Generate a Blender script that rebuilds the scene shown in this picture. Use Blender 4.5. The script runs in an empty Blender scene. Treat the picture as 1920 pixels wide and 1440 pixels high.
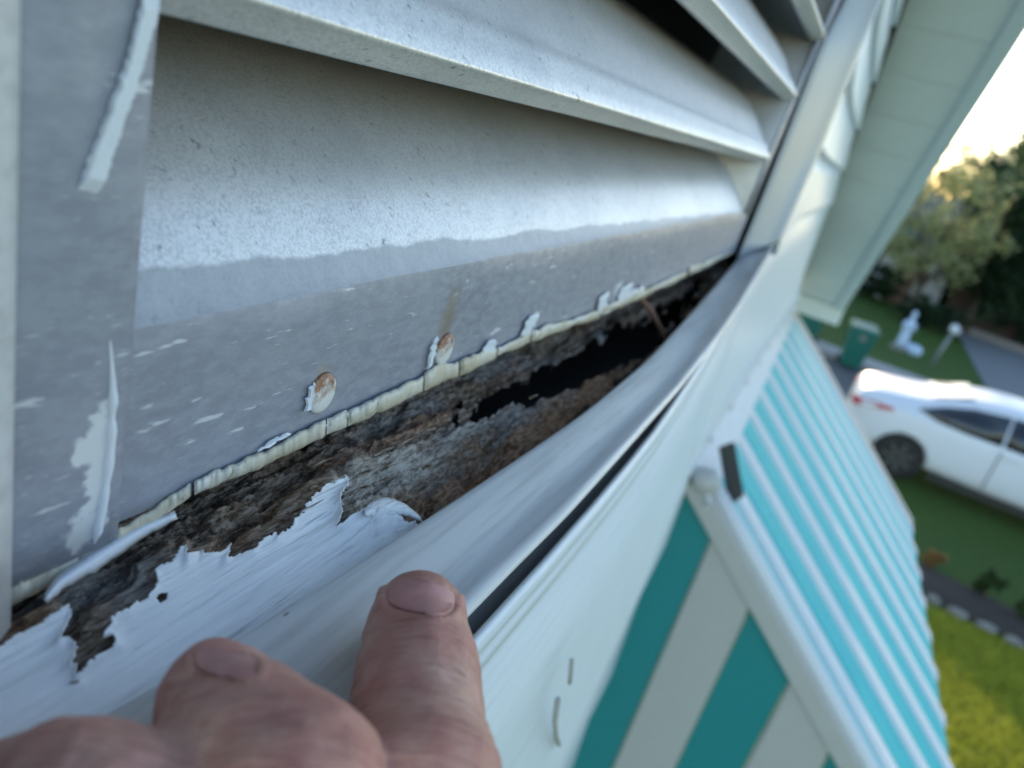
import bpy, bmesh, math, random
import numpy as np
from mathutils import Vector, Matrix
from mathutils.bvhtree import BVHTree

random.seed(7)
rng = np.random.default_rng(7)
sc = bpy.context.scene
COL = sc.collection
R = math.radians
HZ = 4.4                                   # camera height above the lawn

# ------------------------------------------------------------------ camera
# rows of CM: world X (along the gable wall), Y (into the wall), Z (up) in camera axes (right, down, forward)
F = 1386.7
def _frame():
    d1 = np.array([1650 - 960, 360 - 720, F]); d1 /= np.linalg.norm(d1)
    dn = np.array([-27 - 960, 4172 - 720, F]); dn /= np.linalg.norm(dn)
    dn -= d1 * (d1 @ dn); dn /= np.linalg.norm(dn)
    return np.array([d1, np.cross(d1, dn), -dn])
CM = _frame()
cam_d = bpy.data.cameras.new('camera')
cam = bpy.data.objects.new('camera', cam_d); COL.objects.link(cam)
rt, dnv, fw = CM[:, 0], CM[:, 1], CM[:, 2]
cam.matrix_world = Matrix(((rt[0], -dnv[0], -fw[0], 0), (rt[1], -dnv[1], -fw[1], 0), (rt[2], -dnv[2], -fw[2], HZ), (0, 0, 0, 1)))
cam_d.sensor_width = 36; cam_d.lens = 26.0
cam_d.clip_start = 0.004; cam_d.clip_end = 800
cam_d.dof.use_dof = True; cam_d.dof.focus_distance = 0.143; cam_d.dof.aperture_fstop = 15.5
sc.camera = cam

# ------------------------------------------------------------------ sky, sun, exposure
SUN_AZ, SUN_EL = 9.0, 12.5                  # degrees from +X towards +Y, and above the horizon
w = bpy.data.worlds.new('World'); sc.world = w; w.use_nodes = True
nt = w.node_tree
sky = nt.nodes.new('ShaderNodeTexSky'); sky.sky_type = 'NISHITA'; sky.sun_disc = False
sky.sun_elevation = R(SUN_EL); sky.sun_rotation = R(90 - SUN_AZ)
sky.air_density = 1.0; sky.dust_density = .4; sky.ozone_density = 1.2
bg = nt.nodes['Background']; nt.links.new(sky.outputs[0], bg.inputs[0]); bg.inputs[1].default_value = 0.15
sun_d = bpy.data.lights.new('sun', 'SUN'); sun_d.energy = 2.4; sun_d.angle = R(0.6); sun_d.color = (1.0, 0.80, 0.56)
sun = bpy.data.objects.new('sun', sun_d); COL.objects.link(sun)
sv = Vector((math.cos(R(SUN_EL)) * math.cos(R(SUN_AZ)), math.cos(R(SUN_EL)) * math.sin(R(SUN_AZ)), math.sin(R(SUN_EL))))
sun.rotation_euler = sv.to_track_quat('Z', 'Y').to_euler(); sun.location = (0, 0, 40)
vs = sc.view_settings; vs.view_transform = 'Standard'; vs.look = 'None'; vs.gamma = 1.0; vs.exposure = 1.78
try: vs.use_curve_mapping = False
except Exception: pass
sc.cycles.use_denoising = True
sc.cycles.max_bounces = 8

# ------------------------------------------------------------------ pixel <-> place helpers (photo pixels, 1920 x 1440)
def ray(px, py): return CM @ np.array([px - 960., py - 720., F])
def aY(px, py, Y): r = ray(px, py); return r * (Y / r[1])
def aX(px, py, X): r = ray(px, py); return r * (X / r[0])
def aZ(px, py, Z): r = ray(px, py); return r * (Z / r[2])
def aD(px, py, D): return ray(px, py) * (D / F)
def gnd(px, py): p = aZ(px, py, -HZ); return (p[0], p[1])
def proj(P):
    c = np.asarray(P) @ CM
    return 960 + F * c[..., 0] / c[..., 2], 720 + F * c[..., 1] / c[..., 2]

# ------------------------------------------------------------------ object helpers
def tag(o, label=None, cat=None, group=None, kind=None):
    if label: o['label'] = label
    if cat: o['category'] = cat
    if group: o['group'] = group
    if kind: o['kind'] = kind
    return o
def thing(name, loc, label, cat, group=None):
    o = bpy.data.objects.new(name, None); COL.objects.link(o); o.location = loc; o.empty_display_size = 0.05
    return tag(o, label, cat, group)
def wloc(o):
    v = Vector((0, 0, 0))
    while o is not None: v = v + Vector(o.location); o = o.parent
    return v
def mk(name, V, Fc, mat, parent=None, smooth=False, abs_z=False):
    """mesh object; V in metres relative to the camera's foot at its height (abs_z: above the lawn)"""
    V = np.array(V, dtype=float).reshape(-1, 3).copy()
    if not abs_z: V[:, 2] += HZ
    if parent is not None: V -= np.array(wloc(parent))
    me = bpy.data.meshes.new(name)
    me.from_pydata([tuple(v) for v in V], [], [tuple(int(i) for i in f) for f in Fc])
    me.validate(); me.update()
    if smooth: me.polygons.foreach_set('use_smooth', [True] * len(me.polygons))
    if mat is not None: me.materials.append(mat)
    o = bpy.data.objects.new(name, me); COL.objects.link(o)
    if parent is not None: o.parent = parent
    return o
def gridf(nu, nv, off=0, closed=False):
    f = []
    for i in range(nu - 1):
        for j in range(nv - 1 if not closed else nv):
            a = off + i * nv + j; b = off + i * nv + (j + 1) % nv
            f.append((a, b, b + nv, a + nv))
    return f
def solid(o, t, off=-1):
    m = o.modifiers.new('thickness', 'SOLIDIFY'); m.thickness = t; m.offset = off; return o
def bevel(o, w_, seg=2, ang=30):
    m = o.modifiers.new('bevel', 'BEVEL'); m.width = w_; m.segments = seg; m.limit_method = 'ANGLE'; m.angle_limit = R(ang); return o
def subsurf(o, n):
    m = o.modifiers.new('sub', 'SUBSURF'); m.levels = n; m.render_levels = n; return o
BOXF = [(0, 3, 2, 1), (4, 5, 6, 7), (0, 1, 5, 4), (1, 2, 6, 5), (2, 3, 7, 6), (3, 0, 4, 7)]
def boxv(x0, x1, y0, y1, z0, z1):
    return [(x0, y0, z0), (x1, y0, z0), (x1, y1, z0), (x0, y1, z0), (x0, y0, z1), (x1, y0, z1), (x1, y1, z1), (x0, y1, z1)]
def tube(path, rad, n=8, caps=True):
    path = np.array(path, float); rad = np.broadcast_to(np.array(rad, float), (len(path),))
    V = []; t0 = None
    for i, p in enumerate(path):
        t = path[min(i + 1, len(path) - 1)] - path[max(i - 1, 0)]; t /= np.linalg.norm(t) + 1e-12
        a = np.cross(t, (0, 0, 1.)) if abs(t[2]) < .9 else np.cross(t, (1., 0, 0)); a /= np.linalg.norm(a); b = np.cross(t, a)
        for k in range(n):
            q = 2 * math.pi * k / n; V.append(p + rad[i] * (math.cos(q) * a + math.sin(q) * b))
    f = gridf(len(path), n, closed=True)
    if caps: f += [tuple(range(n))[::-1], tuple(range((len(path) - 1) * n, len(path) * n))]
    return V, f
def join(parts):
    V = []; Fc = []
    for v, f in parts:
        o = len(V); V += [tuple(p) for p in v]; Fc += [tuple(i + o for i in q) for q in f]
    return V, Fc
def lathe(prof, c, n=24, axis='z', closed_ends=True):
    V = []
    for r_, h in prof:
        for k in range(n):
            q = 2 * math.pi * k / n; a, b = r_ * math.cos(q), r_ * math.sin(q)
            V.append((c[0] + a, c[1] + b, c[2] + h) if axis == 'z' else (c[0] + h, c[1] + a, c[2] + b))
    f = gridf(len(prof), n, closed=True)
    if closed_ends: f += [tuple(range(n))[::-1], tuple(range((len(prof) - 1) * n, len(prof) * n))]
    return V, f

# value noise
_tab = rng.random(65536)
def vnoise(x, y, seed=0):
    x = np.asarray(x, float); y = np.asarray(y, float)
    xi = np.floor(x).astype(np.int64); yi = np.floor(y).astype(np.int64); fx = x - xi; fy = y - yi
    fx = fx * fx * (3 - 2 * fx); fy = fy * fy * (3 - 2 * fy)
    h = lambda a, b: _tab[((a * 73856093) ^ (b * 19349663) ^ (seed * 83492791)) & 65535]
    return (h(xi, yi) * (1 - fx) + h(xi + 1, yi) * fx) * (1 - fy) + (h(xi, yi + 1) * (1 - fx) + h(xi + 1, yi + 1) * fx) * fy
def fbm(x, y, oct=4, seed=0, gain=.5):
    a = 1.; s = 0.; t = 0.
    for o in range(oct):
        s = s + a * vnoise(x * 2 ** o, y * 2 ** o, seed + o * 17); t += a; a *= gain
    return s / t
def inpoly(px, py, poly):
    px = np.asarray(px); py = np.asarray(py); ins = np.zeros(px.shape, bool); n = len(poly)
    for i in range(n):
        x0, y0 = poly[i]; x1, y1 = poly[(i + 1) % n]
        if y0 == y1: continue
        c = ((y0 > py) != (y1 > py)) & (px < (x1 - x0) * (py - y0) / (y1 - y0) + x0)
        ins ^= c
    return ins
def dpoly(px, py, poly, closed=True):
    d = np.full(np.shape(px), 1e9); n = len(poly)
    for i in range(n if closed else n - 1):
        x0, y0 = poly[i]; x1, y1 = poly[(i + 1) % n]
        L = (x1 - x0) ** 2 + (y1 - y0) ** 2 + 1e-9
        t = np.clip(((px - x0) * (x1 - x0) + (py - y0) * (y1 - y0)) / L, 0, 1)
        d = np.minimum(d, np.hypot(px - x0 - t * (x1 - x0), py - y0 - t * (y1 - y0)))
    return d

# ------------------------------------------------------------------ materials
class NB:
    def __init__(s, name, rough=.5, metal=0., spec=.5):
        s.m = bpy.data.materials.new(name); s.m.use_nodes = True; s.t = s.m.node_tree
        s.p = s.t.nodes['Principled BSDF']; s.p.inputs['Roughness'].default_value = rough
        s.p.inputs['Metallic'].default_value = metal; s.p.inputs['Specular IOR Level'].default_value = spec
        s.geo = None
    def pos(s, scale=(1, 1, 1), loc=(0, 0, 0), rot=(0, 0, 0), src='pos'):
        g = s.t.nodes.new('ShaderNodeNewGeometry') if src == 'pos' else s.t.nodes.new('ShaderNodeTexCoord')
        mp = s.t.nodes.new('ShaderNodeMapping'); mp.inputs['Scale'].default_value = scale; mp.inputs['Location'].default_value = loc; mp.inputs['Rotation'].default_value = rot
        s.t.links.new(g.outputs['Position' if src == 'pos' else 'Object'], mp.inputs['Vector']); return mp.outputs[0]
    def noise(s, vec, scale, detail=4, rough=.55, dist=0.):
        n = s.t.nodes.new('ShaderNodeTexNoise'); n.inputs['Scale'].default_value = scale; n.inputs['Detail'].default_value = detail
        n.inputs['Roughness'].default_value = rough; n.inputs['Distortion'].default_value = dist
        s.t.links.new(vec, n.inputs['Vector']); return n.outputs[0]
    def voro(s, vec, scale, feat='F1'):
        n = s.t.nodes.new('ShaderNodeTexVoronoi'); n.inputs['Scale'].default_value = scale; n.feature = feat
        s.t.links.new(vec, n.inputs['Vector']); return n.outputs['Distance']
    def ramp(s, fac, stops):
        n = s.t.nodes.new('ShaderNodeValToRGB'); e = n.color_ramp.elements
        while len(e) < len(stops): e.new(.5)
        for i, (p, c) in enumerate(stops):
            e[i].position = p; e[i].color = (c if isinstance(c, tuple) else (c, c, c)) + (1,) if not (isinstance(c, tuple) and len(c) == 4) else c
        s.t.links.new(fac, n.inputs[0]); return n.outputs[0]
    def mix(s, fac, a, b, mode='MIX'):
        n = s.t.nodes.new('ShaderNodeMix'); n.data_type = 'RGBA'; n.blend_type = mode
        for sock, v in ((n.inputs[0], fac), (n.inputs[6], a), (n.inputs[7], b)):
            if hasattr(v, 'is_output'): s.t.links.new(v, sock)
            else: sock.default_value = v if not isinstance(v, tuple) else v + (1,)
        return n.outputs[2]
    def math(s, op, a, b=None):
        n = s.t.nodes.new('ShaderNodeMath'); n.operation = op
        for sock, v in ((n.inputs[0], a), (n.inputs[1], b)):
            if v is None: continue
            if hasattr(v, 'is_output'): s.t.links.new(v, sock)
            else: sock.default_value = v
        return n.outputs[0]
    def dist(s, vec_scale, c):
        """distance of the position to c after scaling the axes"""
        g = s.t.nodes.new('ShaderNodeNewGeometry'); a = s.t.nodes.new('ShaderNodeVectorMath'); a.operation = 'SUBTRACT'
        a.inputs[1].default_value = c; s.t.links.new(g.outputs['Position'], a.inputs[0])
        b = s.t.nodes.new('ShaderNodeVectorMath'); b.operation = 'MULTIPLY'; b.inputs[1].default_value = vec_scale; s.t.links.new(a.outputs[0], b.inputs[0])
        l = s.t.nodes.new('ShaderNodeVectorMath'); l.operation = 'LENGTH'; s.t.links.new(b.outputs[0], l.inputs[0]); return l.outputs['Value']
    def col(s, c):
        if hasattr(c, 'is_output'): s.t.links.new(c, s.p.inputs['Base Color'])
        else: s.p.inputs['Base Color'].default_value = c + (1,)
        return s
    def rough(s, c): s.t.links.new(c, s.p.inputs['Roughness']); return s
    def bump(s, h, strength, distance):
        n = s.t.nodes.new('ShaderNodeBump'); n.inputs['Strength'].default_value = strength; n.inputs['Distance'].default_value = distance
        s.t.links.new(h, n.inputs['Height']); s.t.links.new(n.outputs[0], s.p.inputs['Normal']); return s

def simple(name, c, rough=.5, metal=0., var=.12, scale=6., bump=0., bd=.001, src='pos'):
    b = NB(name, rough, metal); v = b.pos(src=src)
    n = b.noise(v, scale, 5)
    b.col(b.mix(n, tuple(x * (1 - var) for x in c), tuple(min(1, x * (1 + var)) for x in c)))
    if bump: b.bump(b.noise(v, scale * 6, 4), bump, bd)
    return b.m

def mat_galv(painted=False):
    b = NB('galvanised_metal_painted_foot' if painted else 'galvanised_metal', .38, .38); v = b.pos()
    fine = b.noise(v, 1500, 5, .65); med = b.noise(b.pos((1, 1, .7)), 260, 6, .7); big = b.noise(v, 26, 4)
    c = b.ramp(fine, [(.34, (.47, .468, .478)), (.46, (.56, .557, .563)), (.58, (.68, .675, .675))])
    c = b.mix(b.ramp(med, [(.42, 0.), (.66, .5)]), c, (.72, .715, .715))
    c = b.mix(b.ramp(big, [(.48, .0), (.75, .45)]), c, (.40, .42, .45))
    pits = b.noise(b.pos((1, 1, .5), rot=(0, .5, 0)), 480, 3, .6)
    pz = b.noise(b.pos(loc=(3, 3, 3)), 30, 2)
    c = b.mix(b.math('MULTIPLY', b.ramp(pits, [(.63, 0.), (.70, .7)]), b.ramp(pz, [(.35, .15), (.6, 1.)])), c, (.13, .13, .14))
    if painted:
        g = b.t.nodes.new('ShaderNodeNewGeometry'); sp = b.t.nodes.new('ShaderNodeSeparateXYZ'); b.t.links.new(g.outputs['Position'], sp.inputs[0])
        h = b.math('SUBTRACT', sp.outputs['Z'], HZ - .0372); h = b.math('MULTIPLY', h, 320.); h = b.math('ADD', h, b.math('MULTIPLY', sp.outputs['X'], 1.6))
        wv = b.noise(b.pos((1, 1, 1)), 45, 5, .6); h = b.math('ADD', h, b.math('MULTIPLY', b.math('SUBTRACT', wv, .5), 2.0))
        mk_ = b.ramp(h, [(.40, .8), (.60, 0.)]); c = b.mix(mk_, c, b.ramp(med, [(.3, (.265, .28, .31)), (.7, (.35, .365, .395))]))
        b.t.links.new(b.math('SUBTRACT', .38, b.math('MULTIPLY', mk_, .3)), b.p.inputs['Metallic'])
    b.col(c); b.rough(b.ramp(fine, [(.3, .52), (.7, .34)]))
    b.bump(b.mix(.5, fine, pits), .10, .0002); return b.m
def mat_flange(rust=True):
    b = NB('grey_painted_metal', .5, .12); v = b.pos()
    st = b.noise(b.pos((1, 1, 2.2), rot=(0, -.12, 0)), 210, 6, .68)
    c = b.ramp(b.noise(v, 38, 5), [(.3, (.222, .232, .285)), (.55, (.262, .277, .33)), (.75, (.31, .312, .36))])
    c = b.mix(b.ramp(st, [(.42, 0.), (.60, .55)]), c, (.35, .375, .435))
    fl = b.noise(b.pos((.75, 1, 4.2), rot=(0, -.16, 0), loc=(3.1, 0, 1.7)), 120, 4, .55)
    c = b.mix(b.ramp(fl, [(.668, 0.), (.70, .8)]), c, (.62, .645, .69))
    scr = b.noise(b.pos((1, 1, 9.), rot=(0, -.2, 0)), 260, 3, .5)
    c = b.mix(b.ramp(scr, [(.70, 0.), (.74, .7)]), c, (.62, .66, .71))
    for (px_, py_, sx_, sz_) in ((176, 880, 230., 62.), (160, 985, 200., 150.), (150, 845, 330., 260.), (1165, 545, 110., 150.), (1010, 600, 170., 190.)):
        q = aY(px_, py_, .079); q[2] += HZ; d = b.dist((sx_, 0, sz_), tuple(q)); dd = b.math('ADD', d, b.math('MULTIPLY', b.noise(b.pos((1, 1, 1.6)), 260, 5, .65), 1.5))
        c = b.mix(b.ramp(b.math('MULTIPLY', dd, .4), [(.48, 1.), (.54, 0.)]), c, (.64, .665, .70))
    if rust:
        q = aY(840, 596, .08); q[2] += HZ
        d = b.dist((170., 0, 85.), tuple(q)); dd = b.math('ADD', d, b.math('MULTIPLY', b.noise(v, 300, 4), .9))
        c = b.mix(b.ramp(b.math('MULTIPLY', dd, .5), [(.30, .62), (.66, 0.)]), c, (.20, .155, .07))
        q2 = aY(606, 700, .08); q2[2] += HZ
        d2 = b.dist((260., 0, 260.), tuple(q2)); dd2 = b.math('ADD', d2, b.math('MULTIPLY', b.noise(v, 300, 4), .9))
        c = b.mix(b.ramp(b.math('MULTIPLY', dd2, .5), [(.28, .35), (.6, 0.)]), c, (.36, .28, .16))
    b.col(c); b.rough(b.ramp(st, [(.3, .58), (.7, .42)]))
    b.bump(b.mix(.5, st, b.noise(v, 420, 4)), .30, .0004); return b.m
def mat_rot():
    b = NB('rotten_wood', .9, 0, .15)
    fib = b.noise(b.pos((.22, 1, 1), rot=(0, 0, .06)), 1050, 8, .72, .5); big = b.noise(b.pos((.45, 1, 1)), 75, 4); pt = b.noise(b.pos((.7, 1, 1), loc=(5, 2, 1)), 300, 6, .68)
    c = b.ramp(fib, [(.32, (.022, .016, .012)), (.42, (.11, .072, .048)), (.50, (.24, .175, .125)), (.60, (.42, .35, .28)), (.74, (.60, .54, .46))])
    c = b.mix(b.ramp(big, [(.42, 0.), (.66, .62)]), c, b.ramp(fib, [(.3, (.05, .024, .014)), (.5, (.22, .115, .062)), (.75, (.40, .25, .16))]))
    c = b.mix(b.ramp(pt, [(.30, .85), (.44, 0.)]), c, (.012, .010, .009))
    g = b.noise(b.pos((.4, 1, 1), loc=(1, 7, 3)), 60, 4)
    c = b.mix(b.ramp(g, [(.50, 0.), (.62, .6)]), c, b.ramp(fib, [(.32, (.05, .048, .046)), (.5, (.22, .215, .21)), (.72, (.46, .45, .44))]))
    at = b.t.nodes.new('ShaderNodeAttribute'); at.attribute_name = 'weather'; sp = b.t.nodes.new('ShaderNodeSeparateColor'); b.t.links.new(at.outputs['Color'], sp.inputs[0])
    c = b.mix(b.math('MULTIPLY', sp.outputs[0], b.ramp(pt, [(.33, .3), (.5, .9)])), c, b.ramp(fib, [(.33, (.06, .048, .038)), (.44, (.32, .275, .225)), (.56, (.66, .60, .52))]))
    c = b.mix(b.math('MULTIPLY', sp.outputs[1], .75), c, b.ramp(fib, [(.33, (.03, .016, .010)), (.45, (.20, .10, .055)), (.58, (.44, .27, .165))]))
    b.col(c); b.bump(b.mix(.5, fib, pt), 1.0, .0012); return b.m
def mat_oldpaint():
    b = NB('weathered_white_paint', .55, 0, .35)
    gr = b.noise(b.pos((.07, 1, 1), rot=(0, 0, .06)), 900, 6, .6); big = b.noise(b.pos((.35, 1, 1)), 60, 4)
    c = b.ramp(gr, [(.28, (.52, .535, .56)), (.42, (.71, .725, .75)), (.65, (.80, .81, .83))])
    c = b.mix(b.ramp(big, [(.45, 0.), (.8, .3)]), c, (.60, .61, .64))
    sp = b.noise(b.pos((.5, 1, 1), loc=(2, 2, 2)), 420, 3)
    c = b.mix(b.ramp(sp, [(.735, 0.), (.76, .8)]), c, (.10, .09, .08))
    ck = b.noise(b.pos((.03, 1, 1), rot=(0, 0, .06), loc=(1, 3, 0)), 1500, 3, .5); cz = b.noise(b.pos((.25, 1, 1), loc=(0, 9, 4)), 70, 3)
    c = b.mix(b.math('MULTIPLY', b.ramp(ck, [(.60, 0.), (.64, 1.)]), b.ramp(cz, [(.46, 0.), (.58, .85)])), c, (.13, .125, .12))
    b.col(c); b.bump(b.mix(.35, gr, ck), .95, .0007); return b.m
def mat_barewood():
    b = NB('bare_grey_wood', .85, 0, .2)
    gr = b.noise(b.pos((.05, 1, 1), rot=(0, 0, .06)), 1000, 6, .65)
    b.col(b.ramp(gr, [(.34, (.05, .048, .046)), (.42, (.25, .245, .24)), (.52, (.50, .50, .51)), (.66, (.70, .71, .73))])); b.bump(gr, .9, .0008); return b.m
def mat_vinyl(name, c=(.70, .715, .73), rough=.32, streak=.10, spec=.45):
    b = NB(name, rough, 0, spec)
    s_ = b.noise(b.pos((.05, 1, 1)), 420, 5, .6); big = b.noise(b.pos((.5, 1, 1)), 24, 4)
    k = b.ramp(s_, [(.34, tuple(x * (1 - streak * 1.6) for x in c)), (.55, c), (.8, tuple(min(.85, x * 1.05) for x in c))])
    k = b.mix(b.ramp(big, [(.45, 0.), (.8, .35)]), k, tuple(x * .86 for x in c))
    dirt = b.noise(b.pos((.45, 1, 1), loc=(4, 1, 2)), 520, 2)
    k = b.mix(b.ramp(dirt, [(.765, 0.), (.785, .8)]), k, (.12, .11, .10))
    b.col(k); b.bump(s_, .10, .0004); return b.m
def mat_caulk():
    b = NB('aged_cream_caulk', .6, 0, .3); v = b.pos((1, 1, .35))
    n = b.noise(v, 420, 4, .6, .4); m_ = b.noise(b.pos(), 60, 4)
    c = b.ramp(m_, [(.3, (.46, .41, .30)), (.5, (.58, .545, .45)), (.68, (.66, .655, .62))])
    c = b.mix(b.ramp(n, [(.34, .8), (.42, 0.)]), c, (.33, .28, .19)); b.col(c); b.bump(n, .6, .0007); return b.m
def mat_skin():
    b = NB('skin', .52, 0, .35); v = b.pos()
    n = b.noise(v, 95, 5, .6); f_ = b.noise(v, 900, 4, .6)
    c = b.ramp(n, [(.28, (.47, .20, .165)), (.5, (.58, .305, .24)), (.72, (.65, .395, .315))])
    c = b.mix(b.ramp(f_, [(.3, .25), (.6, 0.)]), c, (.33, .15, .12)); bl = b.noise(b.pos(loc=(2, 5, 1)), 210, 3); c = b.mix(b.ramp(bl, [(.45, 0.), (.65, .5)]), c, (.46, .17, .15)); b.col(c)
    b.p.inputs['Subsurface Weight'].default_value = .18; b.p.inputs['Subsurface Radius'].default_value = (.004, .0016, .0009); b.p.inputs['Subsurface Scale'].default_value = 1.0
    g = b.t.nodes.new('ShaderNodeNewGeometry'); cb = b.t.nodes.new('ShaderNodeCombineXYZ')      # fine wrinkles across the fingers
    for k, (vec, sc_) in enumerate(((CM[:, 0], 160.), (CM @ np.array([0, -.45, .89]), 1500.), (CM @ np.array([0, .89, .45]), 300.))):
        d = b.t.nodes.new('ShaderNodeVectorMath'); d.operation = 'DOT_PRODUCT'; d.inputs[1].default_value = tuple(vec * sc_); b.t.links.new(g.outputs['Position'], d.inputs[0]); b.t.links.new(d.outputs['Value'], cb.inputs[k])
    wr = b.noise(cb.outputs[0], 1.0, 4, .55, .3)
    c = b.mix(b.ramp(wr, [(.32, .65), (.46, 0.)]), c, (.30, .125, .10)); b.col(c)
    b.bump(b.mix(.30, wr, f_), .8, .0007); return b.m
def mat_nail():
    b = NB('fingernail', .36, 0, .4); n = b.noise(b.pos(), 160, 4)
    b.col(b.ramp(n, [(.3, (.47, .20, .18)), (.7, (.56, .28, .25))])); b.p.inputs['Subsurface Weight'].default_value = .15
    b.p.inputs['Subsurface Radius'].default_value = (.002, .001, .0008); return b.m
def mat_grass(name, c0, c1, c2):
    b = NB(name, .85, 0, .2); v = b.pos()
    a = b.noise(v, .9, 5); f_ = b.noise(b.pos((1, 1, 1)), 26, 5, .7); m_ = b.noise(v, 5, 5)
    c = b.ramp(f_, [(.3, c0), (.55, c1), (.75, c2)]); c = b.mix(b.ramp(a, [(.4, 0.), (.7, .5)]), c, c1)
    c = b.mix(b.ramp(m_, [(.3, .5), (.5, 0.)]), c, c0); b.col(c); b.bump(f_, .8, .05); return b.m
def mat_leaf(name, c0, c1):
    b = NB(name, .55, 0, .3); n = b.noise(b.pos(), 1.6, 4); f_ = b.noise(b.pos(), 12, 3)
    b.col(b.mix(b.ramp(n, [(.35, 0.), (.65, 1.)]), c0, b.mix(f_, c1, tuple(x * .7 for x in c1)))); b.p.inputs['Transmission Weight'].default_value = 0.
    tr = b.t.nodes.new('ShaderNodeBsdfTranslucent'); tr.inputs[0].default_value = tuple(x * 1.2 for x in c1) + (1,)
    ms = b.t.nodes.new('ShaderNodeMixShader'); ms.inputs[0].default_value = .35; out = b.t.nodes['Material Output']
    b.t.links.new(b.p.outputs[0], ms.inputs[1]); b.t.links.new(tr.outputs[0], ms.inputs[2]); b.t.links.new(ms.outputs[0], out.inputs[0]); return b.m
def mat_nailhead():
    b = NB('rusty_nail_head', .6, 0, .3); v = b.pos(src='obj'); n = b.noise(v, 420, 4, .55)
    tc = b.t.nodes.new('ShaderNodeTexCoord'); sp = b.t.nodes.new('ShaderNodeSeparateXYZ'); b.t.links.new(tc.outputs['Object'], sp.inputs[0])
    h = b.math('ADD', b.math('MULTIPLY', sp.outputs['Z'], 75.), b.math('MULTIPLY', sp.outputs['X'], -40.)); h = b.math('ADD', h, n)
    c = b.ramp(b.noise(v, 700, 5, .6), [(.3, (.12, .045, .025)), (.5, (.30, .14, .075)), (.7, (.50, .34, .23))])
    b.col(b.mix(b.ramp(h, [(.48, 0.), (.66, .95)]), (.62, .62, .61), c)); b.bump(n, .5, .0004); return b.m

M = dict(galv=mat_galv(), flange=mat_flange(), rot=mat_rot(), paint=mat_oldpaint(), bare=mat_barewood(), trim=mat_vinyl('white_vinyl_trim', (.56, .57, .58), .34, .13),
         siding=mat_vinyl('white_vinyl_siding', (.73, .785, .85), .38, .05), caulk=mat_caulk(), skin=mat_skin(), nail=mat_nail(), nailhead=mat_nailhead())
M['galvp'] = mat_galv(True)
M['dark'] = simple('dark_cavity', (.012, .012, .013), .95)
M['flake'] = simple('white_paint_flake', (.66, .70, .76), .5, 0, .08, 300, .3, .0004)
M['soffit'] = mat_vinyl('sage_green_soffit', (.60, .625, .585), .6, .05, .2)
M['fascia'] = mat_vinyl('blue_green_fascia', (.52, .565, .545), .5, .05, .3)
M['roof'] = simple('asphalt_shingle', (.09, .09, .10), .9, 0, .3, 30, .5, .004)
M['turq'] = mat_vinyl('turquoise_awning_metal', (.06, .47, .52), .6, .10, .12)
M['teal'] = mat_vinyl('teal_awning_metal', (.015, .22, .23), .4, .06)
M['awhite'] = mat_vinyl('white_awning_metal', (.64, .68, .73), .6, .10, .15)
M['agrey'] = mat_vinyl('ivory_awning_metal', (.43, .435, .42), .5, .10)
M['bracket'] = simple('dark_bracket_metal', (.028, .034, .040), .5, .3, .2, 40)
M['rust'] = simple('rusty_iron', (.24, .13, .085), .85, .2, .4, 400, .5, .0004)

# ================================================================== SETTING: ground, road, kerb, drive
M['lawn'] = mat_grass('lawn_grass', (.028, .055, .010), (.055, .105, .018), (.10, .15, .028))
M['asphalt'] = simple('asphalt', (.075, .078, .085), .9, 0, .2, 8, .4, .01)
M['conc'] = simple('concrete', (.30, .295, .28), .85, 0, .15, 5, .3, .005)
n_ = 60
xs = np.linspace(-60, 400, n_); ys = np.linspace(-230, 230, n_)
V = [(x, y, -.0) for x in xs for y in ys]
tag(mk('ground', V, gridf(n_, n_), M['lawn'], abs_z=True), kind='structure')
tag(mk('road', boxv(16.6, 21.5, -120, 120, -.1, .006), BOXF, M['asphalt'], abs_z=True), kind='structure')
tag(mk('kerb', boxv(21.5, 21.75, -120, 120, -.1, .13), BOXF, M['conc'], abs_z=True), kind='structure')
tag(mk('pavement', boxv(21.75, 23.0, -120, 120, -.1, .06), BOXF, M['conc'], abs_z=True), kind='structure')
M['drive'] = simple('pale_asphalt', (.15, .155, .165), .9, 0, .2, 6, .3, .01)
tag(mk('driveway', [(23.0, -4.9, .02), (23.0, -8.6, .02), (36.2, -8.6, .02), (36.2, -4.95, .02)], [(0, 1, 2, 3)], M['drive'], abs_z=True), kind='structure')

# ================================================================== THE HOUSE
PEAK_X = .33
def Yw(X, z=0.):
    """face of the siding; it bulges outwards round the vent where it is being pulled off"""
    X = np.asarray(X, float); z = np.asarray(z, float)
    g = np.exp(-((X - .14) / .78) ** 2) * np.where(z < -.25, np.exp(-((z + .25) / .9) ** 2), np.where(z > .3, np.exp(-((z - .3) / .5) ** 2), 1.))
    return .115 - .0715 * g + .008 * np.clip(X - 1.2, 0, 3)
def rakeX(z): return 3.3 - (z + .49) * 1.46
V0 = [(1383, 490), (1443, 340), (1540, 90), (1587, 0)]      # inner and outer edge of the upright trim in the photo
V1 = [(1460, 452), (1540, 275), (1613, 90), (1650, 0)]
v0 = np.array([aY(x, y, .0755) for x, y in V0]); v1 = np.array([aY(x, y, .056) for x, y in V1])
v0 = np.vstack([v0, v0[-1] + (v0[-1] - v0[1]) * 1.2]); v1 = np.vstack([v1, v1[-1] + (v0[-1] - v0[-2])])
def v1x(z): return float(np.interp(z, v1[:, 2], v1[:, 0]))
VENT_TOP = float(v0[-1, 2])

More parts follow.
